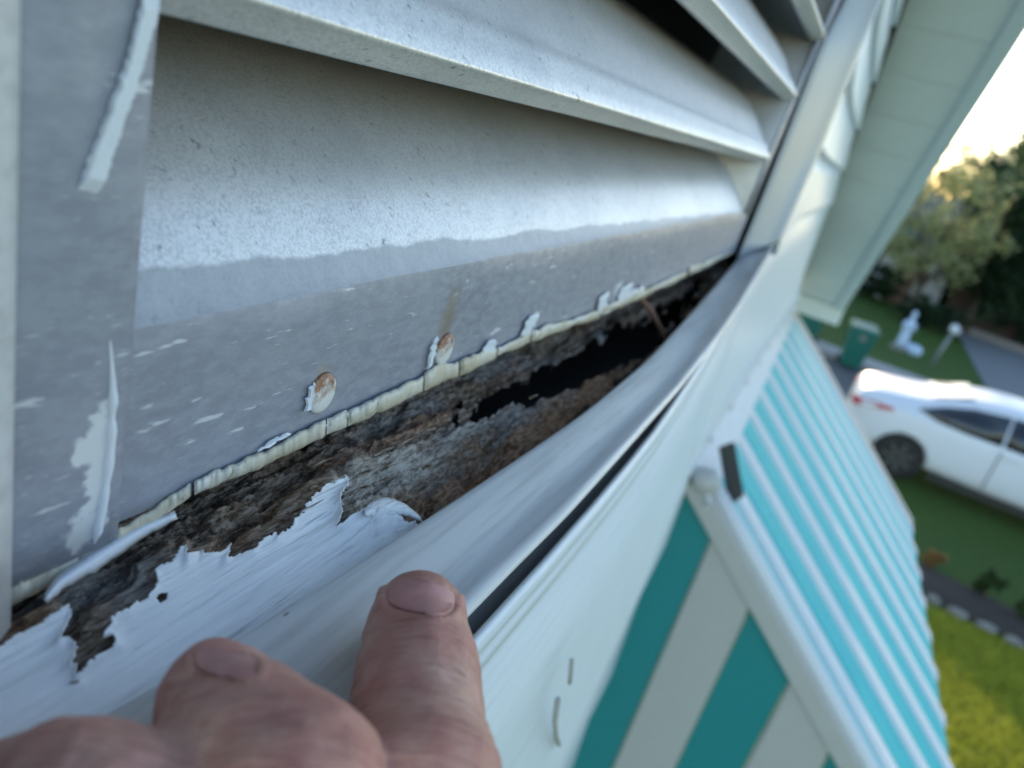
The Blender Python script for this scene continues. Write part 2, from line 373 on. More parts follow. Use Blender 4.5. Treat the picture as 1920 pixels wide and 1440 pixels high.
house = thing('gable_house', (PEAK_X, .6, 0), 'white sided gable house with sage green rake soffit, filling the left of the view', 'house')
laps = [-4.36, -4.0, -3.7, -3.4, -3.1, -2.8, -2.5, -2.2, -1.9, -1.6, -1.3, -1.0, -.68, -.37, -.07] + [.03 + .1 * k for k in range(15)]
def ztop(X): return np.interp(X, [.0, .30, .45, .66], [-.118, -.121, -.111, -.078])
def plank(x0, x1, zb, zt, topf=None):
    n = max(3, int((x1 - x0) / .04)); xs = np.linspace(x0, x1, n); V = []
    prof = [(0., 1.), (-.0012, .992), (-.0016, .984), (-.0004, .980), (-.0018, .970), (-.0022, .958), (-.0012, .955), (-.0026, .945), (-.004, .7), (-.009, .35), (-.0125, .04), (-.0130, .012), (-.0122, 0.), (-.004, -.001)]
    for X in xs:
        t_ = zt if topf is None else float(topf(X))
        for dy, a in prof:
            z = zb + (t_ - zb) * a; V.append((X, float(Yw(X, z)) + dy, z))
    o = mk('siding_plank', V, gridf(n, len(prof)), M['siding'], house, True); solid(o, .0014, 1); return o
for zb, zt in zip(laps[:-1], laps[1:]):
    xr_ = min(3.05, rakeX(zt) - .035) if zt > -.33 else 3.05; xl_ = 2 * PEAK_X - xr_
    if zb >= -.0701 and zt <= VENT_TOP + .05:
        plank(xl_, .0, zb, zt); plank(v1x((zb + zt) / 2) + .002, xr_, zb, zt)
    elif abs(zb + .37) < 1e-6:
        plank(xl_, .0, zb, zt); plank(.0, .66, zb, zt, ztop); plank(.66, xr_, zb, zt)
    elif xr_ > xl_ + .05: plank(xl_, xr_, zb, zt)
def zr(X): return -.49 + (3.3 - abs(X - PEAK_X) - PEAK_X) / 1.46
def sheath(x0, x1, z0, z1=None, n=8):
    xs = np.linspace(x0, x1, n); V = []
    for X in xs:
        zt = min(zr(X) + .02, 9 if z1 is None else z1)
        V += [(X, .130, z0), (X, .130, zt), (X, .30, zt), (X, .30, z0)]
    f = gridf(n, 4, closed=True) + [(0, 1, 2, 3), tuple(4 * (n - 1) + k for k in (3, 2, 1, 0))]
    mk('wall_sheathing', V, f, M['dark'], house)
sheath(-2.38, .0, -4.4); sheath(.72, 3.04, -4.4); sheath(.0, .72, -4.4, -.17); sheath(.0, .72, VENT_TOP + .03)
mk('wall', boxv(-2.38, 3.04, .31, 8.0, -4.4, -.40), BOXF, M['siding'], house)
# rake soffit: one panel after another up the slope, on both sides of the peak
I0, I1 = np.array([3.3, .142, -.49]), np.array([2.0, .108, .40]); O0, O1 = aX(1567, 587, 3.3), aX(1925, 10, 2.0)
def soff(s):                 # s = 0 at the eave end, 1 at the second measured place, on to the peak
    i = I0 + (I1 - I0) * s; o = O0 + (O1 - O0) * min(s, 1.0)
    o = np.array([i[0], o[1], i[2]]); i[1] = I0[1] + (I1[1] - I0[1]) * min(s, 1.); return i, o
S_END = (3.3 - PEAK_X) / 1.3
ss = np.linspace(0, S_END, 25)
for side in (1, -1):
    for k in range(24):
        a, b = soff(ss[k] + .0008), soff(ss[k + 1] - .0008)
        V = []
        for (i, o) in (a, b):
            for q in (i, o): V.append(q)
        nrm = np.array([.56, 0, .83])
        V = np.array(V); V2 = np.vstack([V, V + nrm * .012])
        if side < 0: V2[:, 0] = 2 * PEAK_X - V2[:, 0]
        f = [(0, 1, 3, 2), (4, 6, 7, 5), (0, 4, 5, 1), (2, 3, 7, 6), (0, 2, 6, 4), (1, 5, 7, 3)]
        mk('soffit_panel', V2, f, M['soffit'], house)
    # J shaped receiving trim along the wall, fascia with drip lip, end cap
    for nm, mt, lo in (('fascia', M['fascia'], 1),):
        V = []
        for s in np.linspace(-.012, S_END, 30):
            i, o = soff(s)
            if lo: pts = [(o[1] + .020, -.006), (o[1] + .018, -.014), (o[1] - .004, -.016), (o[1] - .020, -.012), (o[1] - .022, .01), (o[1] - .018, .06), (o[1] + .001, .06), (o[1] + .001, .004)]
            else: pts = [(i[1] - .016, -.002), (i[1] - .018, -.010), (i[1] - .004, -.014), (i[1] + .0, .02)]
            for y, dz in pts:
                X = i[0] if side > 0 else 2 * PEAK_X - i[0]
                V.append((X, y, i[2] + dz))
        n = len(pts); o_ = mk(nm, V, gridf(30, n), mt, house, False); solid(o_, .0015, 0)
    i, o = soff(0.); X = 3.3
    cv = np.array(boxv(X - .045, X + .02, o[1] - .026, i[1] + .01, -.535, -.465))
    if side < 0: cv[:, 0] = 2 * PEAK_X - cv[:, 0]
    bevel(mk('rake_end_cap', cv, BOXF, M['soffit'], house), .004)
    # dark gaps of the siding laps against the soffit, then the roof slope itself
    V = []
    for (X, dz) in ((3.42, .0), (PEAK_X, 0.)):
        zc = -.49 - (X - 3.3) * .685 + .07
        for y in (-.045 if X > 3 else -.135, 8.0):
            for t_ in (0., .06): V.append((X if side > 0 else 2 * PEAK_X - X, y, zc + t_))
    mk('roof_slope', V, [(0, 1, 3, 2), (4, 6, 7, 5), (0, 4, 5, 1), (2, 3, 7, 6), (0, 2, 6, 4), (1, 5, 7, 3)], M['roof'], house)
    # corner post
    X = 3.06 if side > 0 else 2 * PEAK_X - 3.06
    mk('corner_post', boxv(X - .05, X + .012, .118, .20, -4.4, -.42), BOXF, M['siding'], house)

def resamp(a, n):
    d = np.r_[0, np.cumsum(np.linalg.norm(np.diff(a, axis=0), axis=1))]; d /= d[-1]; u = np.linspace(0, 1, n)
    # smooth with a Catmull-Rom through the points
    out = []
    for q in u:
        i = min(len(a) - 2, max(0, int(np.searchsorted(d, q) - 1))); t_ = (q - d[i]) / (d[i + 1] - d[i])
        p0, p1, p2, p3 = a[max(i - 1, 0)], a[i], a[i + 1], a[min(i + 2, len(a) - 1)]
        out.append(.5 * ((2 * p1) + (-p0 + p2) * t_ + (2 * p0 - 5 * p1 + 4 * p2 - p3) * t_ ** 2 + (-p0 + 3 * p1 - 3 * p2 + p3) * t_ ** 3))
    return np.array(out)
# ================================================================== GABLE VENT
FY = .08                                                    # plane of the vent's flange
LIPS = [aY(1430, 300, FY), aY(1480, 185, FY), aY(1545, 50, FY)]
def xr(z): return float(np.interp(z, [LIPS[0][2] - .06, LIPS[0][2], LIPS[1][2], LIPS[2][2], LIPS[2][2] + .2], [.568, LIPS[0][0], LIPS[1][0], LIPS[2][0], LIPS[2][0] + .10]))
XL = .0655
vent = thing('louvre_vent', (.32, .14, HZ - .08), 'grey metal louvred gable vent with two rusty nails in its bottom flange', 'vent')
crease = aY(960, 150, .0755); crest = aY(960, 72, .0812); low = aY(960, 187, .0812)
prof = [(.0850, low[2] - .0002), (.0822, low[2] - .0004), (.0812, low[2]), (.0785, (low[2] + crease[2]) / 2), (.0758, crease[2] - .0005), (.0755, crease[2]), (.0756, crease[2] + .0006), (.0782, (crease[2] + crest[2]) / 2), (.0802, crest[2] - .0012), (.0812, crest[2]), (.0824, crest[2] + .0011), (.0845, crest[2] + .0028), (.0915, crest[2] + .0125), (.103, crest[2] + .0240), (.119, crest[2] + .0335), (.138, crest[2] + .0395)]
NB_ = 7
for k in range(NB_):
    n = 70; V = []; xe = xr(.044 * k)
    for X in np.linspace(XL - .004, xe, n):
        wv = .0006 * (fbm(np.array(X * 14.), np.array(k * 3.1), 3) - .5)
        for j, (y, z) in enumerate(prof):
            V.append((X, y + wv * (1 if j < 12 else .3), z + .0438 * k + wv * .6))
    o = mk('louvre_blade', V, gridf(n, len(prof)), M['galv'], vent, True); solid(o, .0007, 1)
    # folded end tab of the blade
# sloping bottom panel and bottom flange (one folded sheet)
n = 110; V = []
cr = aY(820, 512, FY)[2]
prof2 = [(.140, .001), (.119, -.0050), (.1010, -.0155), (.0898, -.0268), (.0840, -.0350), (.0818, -.0387), (.0802, -.0402), (.0799, -.0412), (.0797, -.046), (.0798, -.052), (.0800, -.058), (.0801, -.064), (.0800, -.070), (.0799, -.0725), (.0806, -.0732)]
xs = np.linspace(XL - .001, .60, n)
for X in xs:
    wv = (fbm(np.array(X * 22.), np.array(1.7), 4) - .5)
    tl = np.interp(X, [.06, .58], [-.0022, .0022])
    for j, (y, z) in enumerate(prof2):
        w2 = (fbm(np.array(X * 40.), np.array(j * .7), 3, 5) - .5)
        V.append((X, y + (wv * .0009 + w2 * .0006) * (1 if 5 < j else .4), z + (tl if j < 9 else tl * .4) + (w2 * .0010 if j >= 12 else wv * .0005)))
nq = len(prof2)
fp = [(i * nq + j, i * nq + j + 1, (i + 1) * nq + j + 1, (i + 1) * nq + j) for i in range(n - 1) for j in range(0, 6)]
ff = [(i * nq + j, i * nq + j + 1, (i + 1) * nq + j + 1, (i + 1) * nq + j) for i in range(n - 1) for j in range(6, nq - 1)]
mk('bottom_louvre', V, fp, M['galvp'], vent, True)
mk('bottom_flange', V, ff, M['flange'], vent, True)
# left flange
V = []; zz = np.linspace(-.0755, VENT_TOP, 50)
for z in zz:
    w2 = (fbm(np.array(z * 40.), np.array(9.1), 3, 3) - .5) * .0007
    for X, y in ((.0450, .0792), (.0475, .0784), (.056, .0782 + w2), (.0640, .0784 + w2), (.0655, .0787), (.0660, .0800), (.0660, .0835)): V.append((X, y, z))
o = mk('side_flange', V, gridf(50, 7), M['flange'], vent, True); solid(o, .0008, -1)
# right flange strip (seen almost edge on) and right and left jamb plates, back screen
rp = [(1397, 400), (1440, 292), (1488, 180), (1545, 52), (1570, -6)]
V = []
for (x, y) in rp + [(1640, -160)]:
    for dx, Yq in ((-3, .0835), (-2, .0795), (3, .0785), (8, .0790), (8, .084)):
        V.append(aY(x + dx, y + dx * .35, Yq))
o = mk('side_flange', V, gridf(6, 5), M['flange'], vent, True); solid(o, .0006, 0)
V = []
for z in np.linspace(-.045, VENT_TOP, 20):
    for y in (.0795, .10, .142): V.append((xr(z) + .0045 - (y - .0795) * .12, y, z))
mk('jamb', V, gridf(20, 3), M['galv'], vent, True)
mk('jamb', boxv(XL - .006, XL - .004, .0835, .142, -.045, VENT_TOP), BOXF, M['galv'], vent)
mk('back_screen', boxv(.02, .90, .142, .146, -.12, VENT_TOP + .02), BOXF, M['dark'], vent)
mk('top_flange', boxv(.045, xr(VENT_TOP) + .02, .079, .142, VENT_TOP - .005, VENT_TOP + .03), BOXF, M['flange'], vent)

def flake(name, poly, Yp, mat, parent, t_=.0004, lift=0., sub=0):
    """thin sheet of the given outline lying on the plane Y = Yp"""
    rag = []
    for (xa, ya), (xb, yb) in zip(poly, poly[1:] + poly[:1]):
        m_ = max(1, int(math.hypot(xb - xa, yb - ya) / 7))
        for k in range(m_): rag.append((xa + (xb - xa) * k / m_ + random.uniform(-2.6, 2.6), ya + (yb - ya) * k / m_ + random.uniform(-2.6, 2.6)))
    P = [aY(x, y, Yp) for x, y in rag]; n = len(P)
    c = np.mean(P, axis=0)
    V = []
    for p in P: V.append(p)
    for p in P: q = c + (p - c) * .86; V.append((q[0], q[1] - t_ - lift * random.random(), q[2]))
    f = [(i, (i + 1) % n, n + (i + 1) % n, n + i) for i in range(n)] + [tuple(range(n, 2 * n))]
    return mk(name, V, f, mat, parent, False)
# thick white paint: run down the left corner joint, and ridge on the left flange
flake('paint_ridge', [(268, -12), (303, -12), (255, 150), (215, 270), (183, 362), (147, 358), (165, 300), (200, 210), (240, 100)], .0780, M['flake'], vent, .0007)
bp = [aY(x, y, .0785) for x, y in ((205, 632), (209, 690), (210, 760), (204, 860), (190, 950), (176, 1018))]
v, f = tube(resamp(np.array(bp), 30), [.0001 + (.0002 + .0007 * float(fbm(np.array(k * .45), np.array(3.3), 3))) * min(1., k / 9., (30 - k) / 3.) for k in range(30)], 7); mk('paint_bead', v, f, M['flake'], vent, True)
# lifted white flakes along the torn edge on the right
for p in [[(978, 628), (986, 606), (996, 594), (1012, 590), (1004, 600), (992, 630)], [(905, 660), (918, 640), (930, 634), (930, 655), (915, 668)], [(1122, 585), (1126, 562), (1140, 545), (1136, 572), (1150, 580), (1128, 590)],
          [(1165, 540), (1185, 530), (1182, 546), (1200, 540), (1206, 532), (1204, 548), (1180, 560), (1160, 566)], [(600, 800), (640, 780), (655, 772), (652, 785), (620, 802)], [(482, 842), (512, 822), (545, 810), (540, 817), (512, 830), (484, 848)]]:
    flake('paint_flake', p, .0791, M['flake'], vent, .00025, .0003)

# nail heads with the paint broken up round them
for (px, py) in ((603, 737), (833, 655)):
    c = aY(px, py, FY - .0001)
    root_v, f = lathe([(.0002, -.0007), (.0016, -.0008), (.0030, -.0008), (.0037, -.0005), (.0040, .0002)], (0, 0, 0), 28, 'x', True)
    Vn = [(v[1] * 1.0 + c[0], v[0] * 1. + c[1], v[2] * 1.12 + c[2]) for v in root_v]
    o = mk('nail_head', Vn, f, M['nailhead'], None, True)
    o.data.transform(Matrix.Translation(-Vector((c[0], c[1], c[2] + HZ)))); o.location = Vector((c[0], c[1], c[2] + HZ)) - wloc(vent); o.parent = vent
    flake('broken_paint', [(px + a, py + b_) for a, b_ in ((-33, 36), (-29, 12), (-22, -10), (-15, -24), (-15, -8), (-21, 14), (-24, 34))], FY - .0006, M['flake'], vent, .0004, .0003)
# caulk bead along the bottom edge, cracked into lengths
TB = [(-60, 1122), (0, 1096), (120, 1040), (240, 982), (365, 899), (480, 851), (590, 796), (655, 768), (700, 748), (795, 702), (820, 684), (860, 676), (935, 650), (1000, 618), (1100, 588), (1200, 545), (1290, 505), (1370, 470)]
BB = [(-60, 1176), (0, 1147), (120, 1085), (240, 1016), (365, 926), (480, 880), (590, 828), (655, 798), (700, 778), (795, 734), (830, 716), (860, 706), (935, 668), (1000, 640), (1100, 603), (1200, 560), (1290, 517), (1370, 478)]
tbx, tby = zip(*TB); bbx, bby = zip(*BB)
def bead(x0, x1, mat, proud=.0016):
    n = max(10, int((x1 - x0) / 3.0)); V = []
    for i, x in enumerate(np.linspace(x0, x1, n)):
        e = min(1., min(i, n - 1 - i) / 2.0)
        yt = np.interp(x, tbx, tby) + (fbm(np.array(x / 16.), np.array(.3), 3) - .5) * 13; yb = np.interp(x, bbx, bby) + (fbm(np.array(x / 22.), np.array(5.3), 3) - .5) * 9
        rib = (fbm(np.array(x / 4.5), np.array(2.2), 4, 11) - .5) * .0011 * float(np.clip(fbm(np.array(x / 70.), np.array(9.), 2, 13) * 2.4 - .7, .1, 1.)) + (fbm(np.array(x / 38.), np.array(7.2), 2, 12) - .5) * .0012
        pr = proud * (.55 + .45 * e) + rib * e
        for a, d in ((0., -.0002), (.03, .35), (.2, .85), (.5, 1.), (.8, .85), (.97, .4), (1.02, -.2), (1.0, -1.6)):
            V.append(aY(x + rib * 4e3 * a, yt + (yb - yt) * a, FY - .0004 - pr * d))
    o = mk('caulk_bead', V, gridf(n, 8) + [tuple(range(8)), tuple(range(8 * (n - 1), 8 * n))[::-1]], mat, vent, True); return o
cuts = [363, 612, 652, 795, 862, 934, 996, 1127, 1290]
for a, b in zip(cuts[:-1], cuts[1:]): bead(a + 1.0, b - 1.0, M['caulk'])
bead(-60, 150, M['caulk'], .0010); bead(152, 358, M['caulk'], .0008); bead(1294, 1372, M['caulk'], .001)

# ================================================================== ROTTEN SILL
sill = thing('wooden_sill', (.3, .07, HZ - .12), 'rotten wooden sill with peeling white paint under the vent flange', 'sill')
SLP = .36
def sillz(Y): return -.0765 - (.09 - Y) * SLP
def onsill(px, py, lift=0.):
    r = ray(px, py); k = (-.0765 - .09 * SLP + lift) / (r[2] - SLP * r[1]); return r * k
PAINT = [(-80, 1250), (0, 1215), (60, 1186), (100, 1161), (133, 1143), (134, 1160), (128, 1178), (118, 1193), (110, 1209), (124, 1202), (133, 1203), (145, 1224), (142, 1238), (133, 1254), (143, 1256), (143, 1273),
         (165, 1254), (190, 1236), (215, 1215), (209, 1203), (198, 1208), (189, 1205), (200, 1190), (209, 1178), (206, 1164), (222, 1155), (240, 1150), (252, 1138), (270, 1128), (288, 1113), (294, 1096), (288, 1074), (318, 1062), (346, 1037), (350, 1056), (370, 1042), (381, 1029), (380, 1046), (394, 1046),
         (420, 1036), (438, 1019), (432, 1036), (425, 1052), (448, 1043), (474, 1038), (484, 1022), (500, 1010), (518, 1002), (520, 1012), (534, 998), (548, 989), (551, 976), (574, 960), (567, 951), (581, 946), (584, 935), (609, 915), (638, 904), (648, 894), (655, 905), (650, 922), (635, 944), (640, 974), (631, 996), (659, 982), (684, 973), (705, 985), (740, 1000), (760, 1010), (800, 1000), (830, 980), (760, 1120), (400, 1330), (100, 1480), (-80, 1560)]
HOLE1 = [(294, 1128), (300, 1119), (313, 1115), (310, 1128), (300, 1134)]
DARK1 = [(872, 770), (905, 712), (960, 672), (1040, 640), (1120, 612), (1210, 575), (1280, 560), (1330, 560), (1250, 640), (1185, 660), (1110, 690), (1010, 735), (950, 760), (905, 775)]
DARK2 = [(1230, 610), (1390, 470), (1400, 510), (1330, 600), (1230, 690), (1100, 800), (960, 900), (930, 890), (1060, 800), (1150, 720), (1225, 660)]
DARK3 = [(560, 855), (700, 800), (740, 795), (720, 815), (640, 850), (610, 868)]
DARK4 = [(700, 890), (780, 800), (800, 790), (790, 830), (740, 880)]
DARK5 = [(820, 930), (870, 890), (900, 900), (850, 960), (790, 980), (800, 950)]
xs = np.concatenate([np.linspace(.0, .042, 50), np.linspace(.0422, .20, 620), .20 + .50 * np.linspace(0.002, 1, 300) ** 1.3])
ys = np.linspace(.040, .125, 250)
XX, YY = np.meshgrid(xs, ys, indexing='ij'); ZZ = sillz(YY)
PX, PY = proj(np.stack([XX, YY, ZZ], -1))
ip = inpoly(PX, PY, PAINT); dp = dpoly(PX, PY, PAINT)
er = np.where(ip, 0., np.clip(dp / 40., 0, 1))                       # erosion grows away from the paint
back = np.clip((YY - .079) / .006, 0, 1)
fib = fbm(XX * 90, YY * 620, 5, 21, .6); lump = fbm(XX * 130, YY * 170, 5, 33, .6); fine = fbm(XX * 520, YY * 1300, 3, 41)
def pit(poly, soft): return np.where(inpoly(PX, PY, poly), 1., 0.) * np.clip(dpoly(PX, PY, poly) / soft, 0, 1)
jx, jy = (fbm(XX * 70, YY * 330, 4, 71) - .5) * 110, (fbm(XX * 70, YY * 330, 4, 77) - .5) * 50
def pitj(poly, soft):
    a, b = PX + jx, PY + jy; return np.where(inpoly(a, b, poly), 1., 0.) * np.clip(dpoly(a, b, poly) / soft, 0, 1)
cav = np.clip((fbm(XX * 55, YY * 260, 4, 55) - .56) * 7, 0, 1)
far = np.clip((PX - 700) / 250, 0, 1)
dep = er * (.0012 + .0026 * (1 - fib) + .0030 * np.clip(lump - .42, 0, 1) * 2.2 + .0042 * cav) + (fine + fbm(XX * 1500, YY * 2200, 2, 44)) * .0006 * er
dep += er * far * (.0030 * (1 - lump) * 2 + .003) + back * .004
dep += .007 * pitj(DARK1, 24) + .008 * pitj(DARK2, 24) + .004 * pitj(DARK3, 16) + .004 * pitj(DARK4, 20) + .007 * pitj(DARK5, 20)
ridge = np.exp(-(dpoly(PX, PY, [(690, 880), (800, 830), (900, 775), (1005, 722)], False) / 16) ** 2)
dep -= .0042 * ridge * (.5 + fib)
lim = np.interp(XX, [.0, .25, .33, .45, .60, .70], [.046, .047, .052, .060, .074, .080])
YY = lim + (YY - .040) * (.125 - lim) / .085      # the board stops behind the trim
ZZ = ZZ - dep - .0002
hol = (pitj(DARK1, 24) > .18) | (pitj(DARK2, 24) > .3)
ix = np.arange(XX.size).reshape(XX.shape); keep = ~(hol[:-1, :-1] | hol[1:, :-1] | hol[:-1, 1:] | hol[1:, 1:])
wf = [(ix[i, j], ix[i + 1, j], ix[i + 1, j + 1], ix[i, j + 1]) for i, j in np.argwhere(keep)]
o = mk('rotten_wood', np.stack([XX, YY, ZZ], -1).reshape(-1, 3), wf, M['rot'], sill, True)
def soft(poly, r_):
    a, b = PX + jx * .7, PY + jy * .7; return np.where(inpoly(a, b, poly), np.clip(dpoly(a, b, poly) / r_, 0, 1), 0.)
PALE = [(560, 985), (640, 925), (700, 880), (760, 850), (870, 790), (985, 712), (1015, 722), (930, 795), (850, 850), (760, 925), (690, 985), (620, 1010)]
RUST_ = [(600, 850), (740, 770), (850, 705), (930, 680), (880, 770), (800, 815), (720, 850), (640, 880)]; RUST2 = [(760, 960), (880, 850), (960, 790), (1120, 680), (1230, 600), (1240, 660), (1120, 760), (960, 880), (840, 950)]
wc = np.zeros((XX.size, 4), np.float32); wc[:, 0] = soft(PALE, 22).ravel(); wc[:, 1] = np.maximum(soft(RUST_, 18), soft(RUST2, 18)).ravel(); wc[:, 3] = 1
ca = o.data.color_attributes.new('weather', 'FLOAT_COLOR', 'POINT'); ca.data.foreach_set('color', wc.ravel())
# the coat of paint that is left, standing off the wood and curling at its torn edge
xp = np.linspace(.028, .150, 560); yp = np.linspace(.047, .084, 190)
XP, YP = np.meshgrid(xp, yp, indexing='ij'); ZP = sillz(YP); QX, QY = proj(np.stack([XP, YP, ZP], -1))
wob = (fbm(XP * 900, YP * 900, 3, 91) - .5) * 7
iq = inpoly(QX + wob, QY + wob, PAINT) & ~inpoly(QX + wob * .5, QY, HOLE1); dq = dpoly(QX, QY, PAINT)
curl = np.exp(-dq / 11.) * (.0003 + .0022 * np.clip(fbm(XP * 120, YP * 120, 3, 95) - .40, 0, 1)) * 1.6
flap = np.exp(-(np.hypot((QX - 745) / 70, (QY - 975) / 45)) ** 2) * .004
ZP = ZP + .00035 + curl + (fbm(XP * 40, YP * 500, 4, 97) - .5) * .0007 + flap
gr = np.clip((fbm(XP * 16, YP * 700, 3, 99) - .62) * 8, 0, 1) * np.clip((QY - (1275 - .62 * (QX - 300)) ) / 60 + .9, 0, 1) * (QX > 330)
ZP = ZP - gr * .0012
nv = len(yp); idx = np.arange(len(xp) * nv).reshape(len(xp), nv)
cells = iq[:-1, :-1] & iq[1:, :-1] & iq[:-1, 1:] & iq[1:, 1:]
fa = [(idx[i, j], idx[i + 1, j], idx[i + 1, j + 1], idx[i, j + 1]) for i, j in np.argwhere(cells)]
used = np.unique(np.array(fa)); remap = -np.ones(idx.size, int); remap[used] = np.arange(len(used))
P = np.stack([XP, YP, ZP], -1).reshape(-1, 3)[used]; fa = remap[np.array(fa)]
o = mk('paint_coat', P, fa, M['paint'], sill, True); solid(o, .00022, -1)
# curled flap of paint by the trim and the ribbon of peeled paint in the gap
def ribbon(name, pts, wpx, h0, parent, mat, arch=.0015, n=26):
    V = []; pts = np.array(pts, float); L = np.linspace(0, len(pts) - 1, n)
    for i, l in enumerate(L):
        c = [np.interp(l, range(len(pts)), pts[:, k]) for k in (0, 1)]; wd = wpx * (.35 + .65 * math.sin(math.pi * (i + .6) / n)) * (.75 + .5 * float(fbm(np.array(i * .55), np.array(wpx * 1.3), 3)))
        for s_ in np.linspace(-1, 1, 7):
            V.append(onsill(c[0] + s_ * wd * .35, c[1] + s_ * wd, h0 + arch * (1 - s_ * s_)))
    o = mk(name, V, gridf(n, 7), mat, parent, True); solid(o, .0004); return o
ribbon('peeled_paint', [(86, 1122), (110, 1092), (160, 1058), (215, 1022), (270, 990), (330, 965)], 21, .0022, sill, M['flake'], .0030)
ribbon('peeled_paint', [(684, 962), (705, 952), (735, 948), (762, 956), (790, 974)], 17, .0030, sill, M['paint'], .0008)
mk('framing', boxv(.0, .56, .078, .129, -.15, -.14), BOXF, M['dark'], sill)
# splinters of weathered wood standing in the rot
for k in range(26):
    x = random.uniform(430, 1000); y = np.interp(x, [430, 700, 1000], [1000, 870, 770]) + random.uniform(-50, 45)
    if y < np.interp(x, bbx, bby) + 14: y = np.interp(x, bbx, bby) + 20
    L = random.uniform(14, 46); p0 = onsill(x, y, -.0012); p1 = onsill(x + L, y - L * .42, random.uniform(.0, .0012)); pm = (p0 + p1) / 2 + np.array([0, 0, .0004])
    v, f = tube([p0, pm, p1], [.0004, .00035, .0001], 5); mk('splinter', v, f, M['rot'], sill)
# rusty wire nail leaning across the gap
a = aY(1203, 560, .0815); b = aY(1252, 650, .0640)
v, f = tube([a, a * .68 + b * .32 + np.array([.002, 0, .001]), a * .3 + b * .7 + np.array([.001, 0, .001]), b], [.0014, .0014, .0012, .0016], 8)
tag(mk('bent_nail', v, f, M['rust'], None, True), 'thin rusty nail leaning across the dark gap behind the white trim', 'nail')

# ================================================================== WHITE VINYL TRIM
T0 = [(40, 1424), (180, 1345), (420, 1210), (640, 1075), (800, 970), (960, 865), (1100, 770), (1220, 670), (1320, 560), (1386, 482)]
T1 = [(470, 1570), (560, 1478), (700, 1330), (880, 1149), (975, 1052), (1068, 960), (1180, 835), (1282, 720), (1372, 598), (1455, 456)]
z0 = [-.082] * 8 + [-.079, -.0735]; z1 = [-.0855] * 8 + [-.078, -.060]
t0 = np.array([aZ(x, y, z) for (x, y), z in zip(T0, z0)]); t1 = np.array([aZ(x, y, z) for (x, y), z in zip(T1, z1)])
def ext(a): return np.vstack([a[0] + (a[0] - a[1]) * 3.0 * np.array([1, .3, 0]), a])
t0, t1 = ext(t0), ext(t1)
def loft_trim(a, b, up, n=90, leg=.020):
    """vinyl channel: inner leg, wide face from a to b, rounded nose and return; up = the face's outward side"""
    u = np.linspace(0, len(a) - 1, n); A = np.array([[np.interp(q, range(len(a)), a[:, k]) for k in range(3)] for q in u]); B = np.array([[np.interp(q, range(len(b)), b[:, k]) for k in range(3)] for q in u])
    ker = np.array([.1, .2, .4, .2, .1])
    for arr in (A, B):
        for _ in range(3):
            pad = np.vstack([2 * arr[0] - arr[2], 2 * arr[0] - arr[1], arr, 2 * arr[-1] - arr[-2], 2 * arr[-1] - arr[-3]])
            arr[:] = sum(pad[i:i + n] * ker[i] for i in range(5))
    V = []
    for p, q in zip(A, B):
        d = q - p; L = np.linalg.norm(d); d = d / L; nn = np.array(up, float); nn = nn - d * (nn @ d); nn /= np.linalg.norm(nn)
        pts = [p - nn * leg + d * .002, p - nn * .0016, p - nn * .0004 + d * .0001, p + d * .0007]
        for s_, h in ((.10, .0001), (.25, .0), (.40, -.0003), (.55, -.0006), (.68, -.0007), (.78, -.0002), (.86, .0006), (.92, .0009)): pts.append(p + d * L * s_ + nn * h)
        pts += [q - d * .0003 + nn * .0004, q + d * .0003 - nn * .0001, q + d * .0003 - nn * .0005, q - d * .0003 - nn * .0010, q - d * .0030 - nn * .0016, q - d * .0060 - nn * .0034, q - d * .0100 - nn * .0040, q - d * .0140 - nn * .0050]
        V += pts
    return V, gridf(n, 20)
trim = thing('vinyl_trim', (.3, .05, HZ - .09), 'white vinyl trim channel pulled away below and beside the vent by fingers', 'trim')
v, f = loft_trim(t0, t1, (0, 0, 1)); o = mk('lower_channel', v, f, M['trim'], trim, True); solid(o, .0009, -1)
V = []
for X in np.linspace(.02, .60, 40):
    for z in (-.088, -.12, -.17): V.append((X, float(Yw(X, z)) + .008, z + .03 * max(0., X - .3)))
mk('nailing_flange', V, gridf(40, 3), M['trim'], trim, True)
M['uptrim_shaded'] = simple('shaded_white_vinyl', (.38, .40, .42), .45, 0, .06, 30)  # white vinyl coloured darker, to stand for the shade on the right upright
v, f = loft_trim(v0, v1, (-1, 0, 0), 60, .0018); o = mk('upright_channel', v, f, M['uptrim_shaded'], trim, True); solid(o, .0009, 1)
lv0 = np.array([(.0486, .0774, -.080), (.0486, .0774, .1), (.0486, .0774, VENT_TOP)]); lv1 = lv0 + np.array([-.022, -.012, 0])
v, f = loft_trim(lv0, lv1, (1, 0, 0), 20); o = mk('upright_channel', v, f, M['trim'], trim, True); solid(o, .0009, -1)
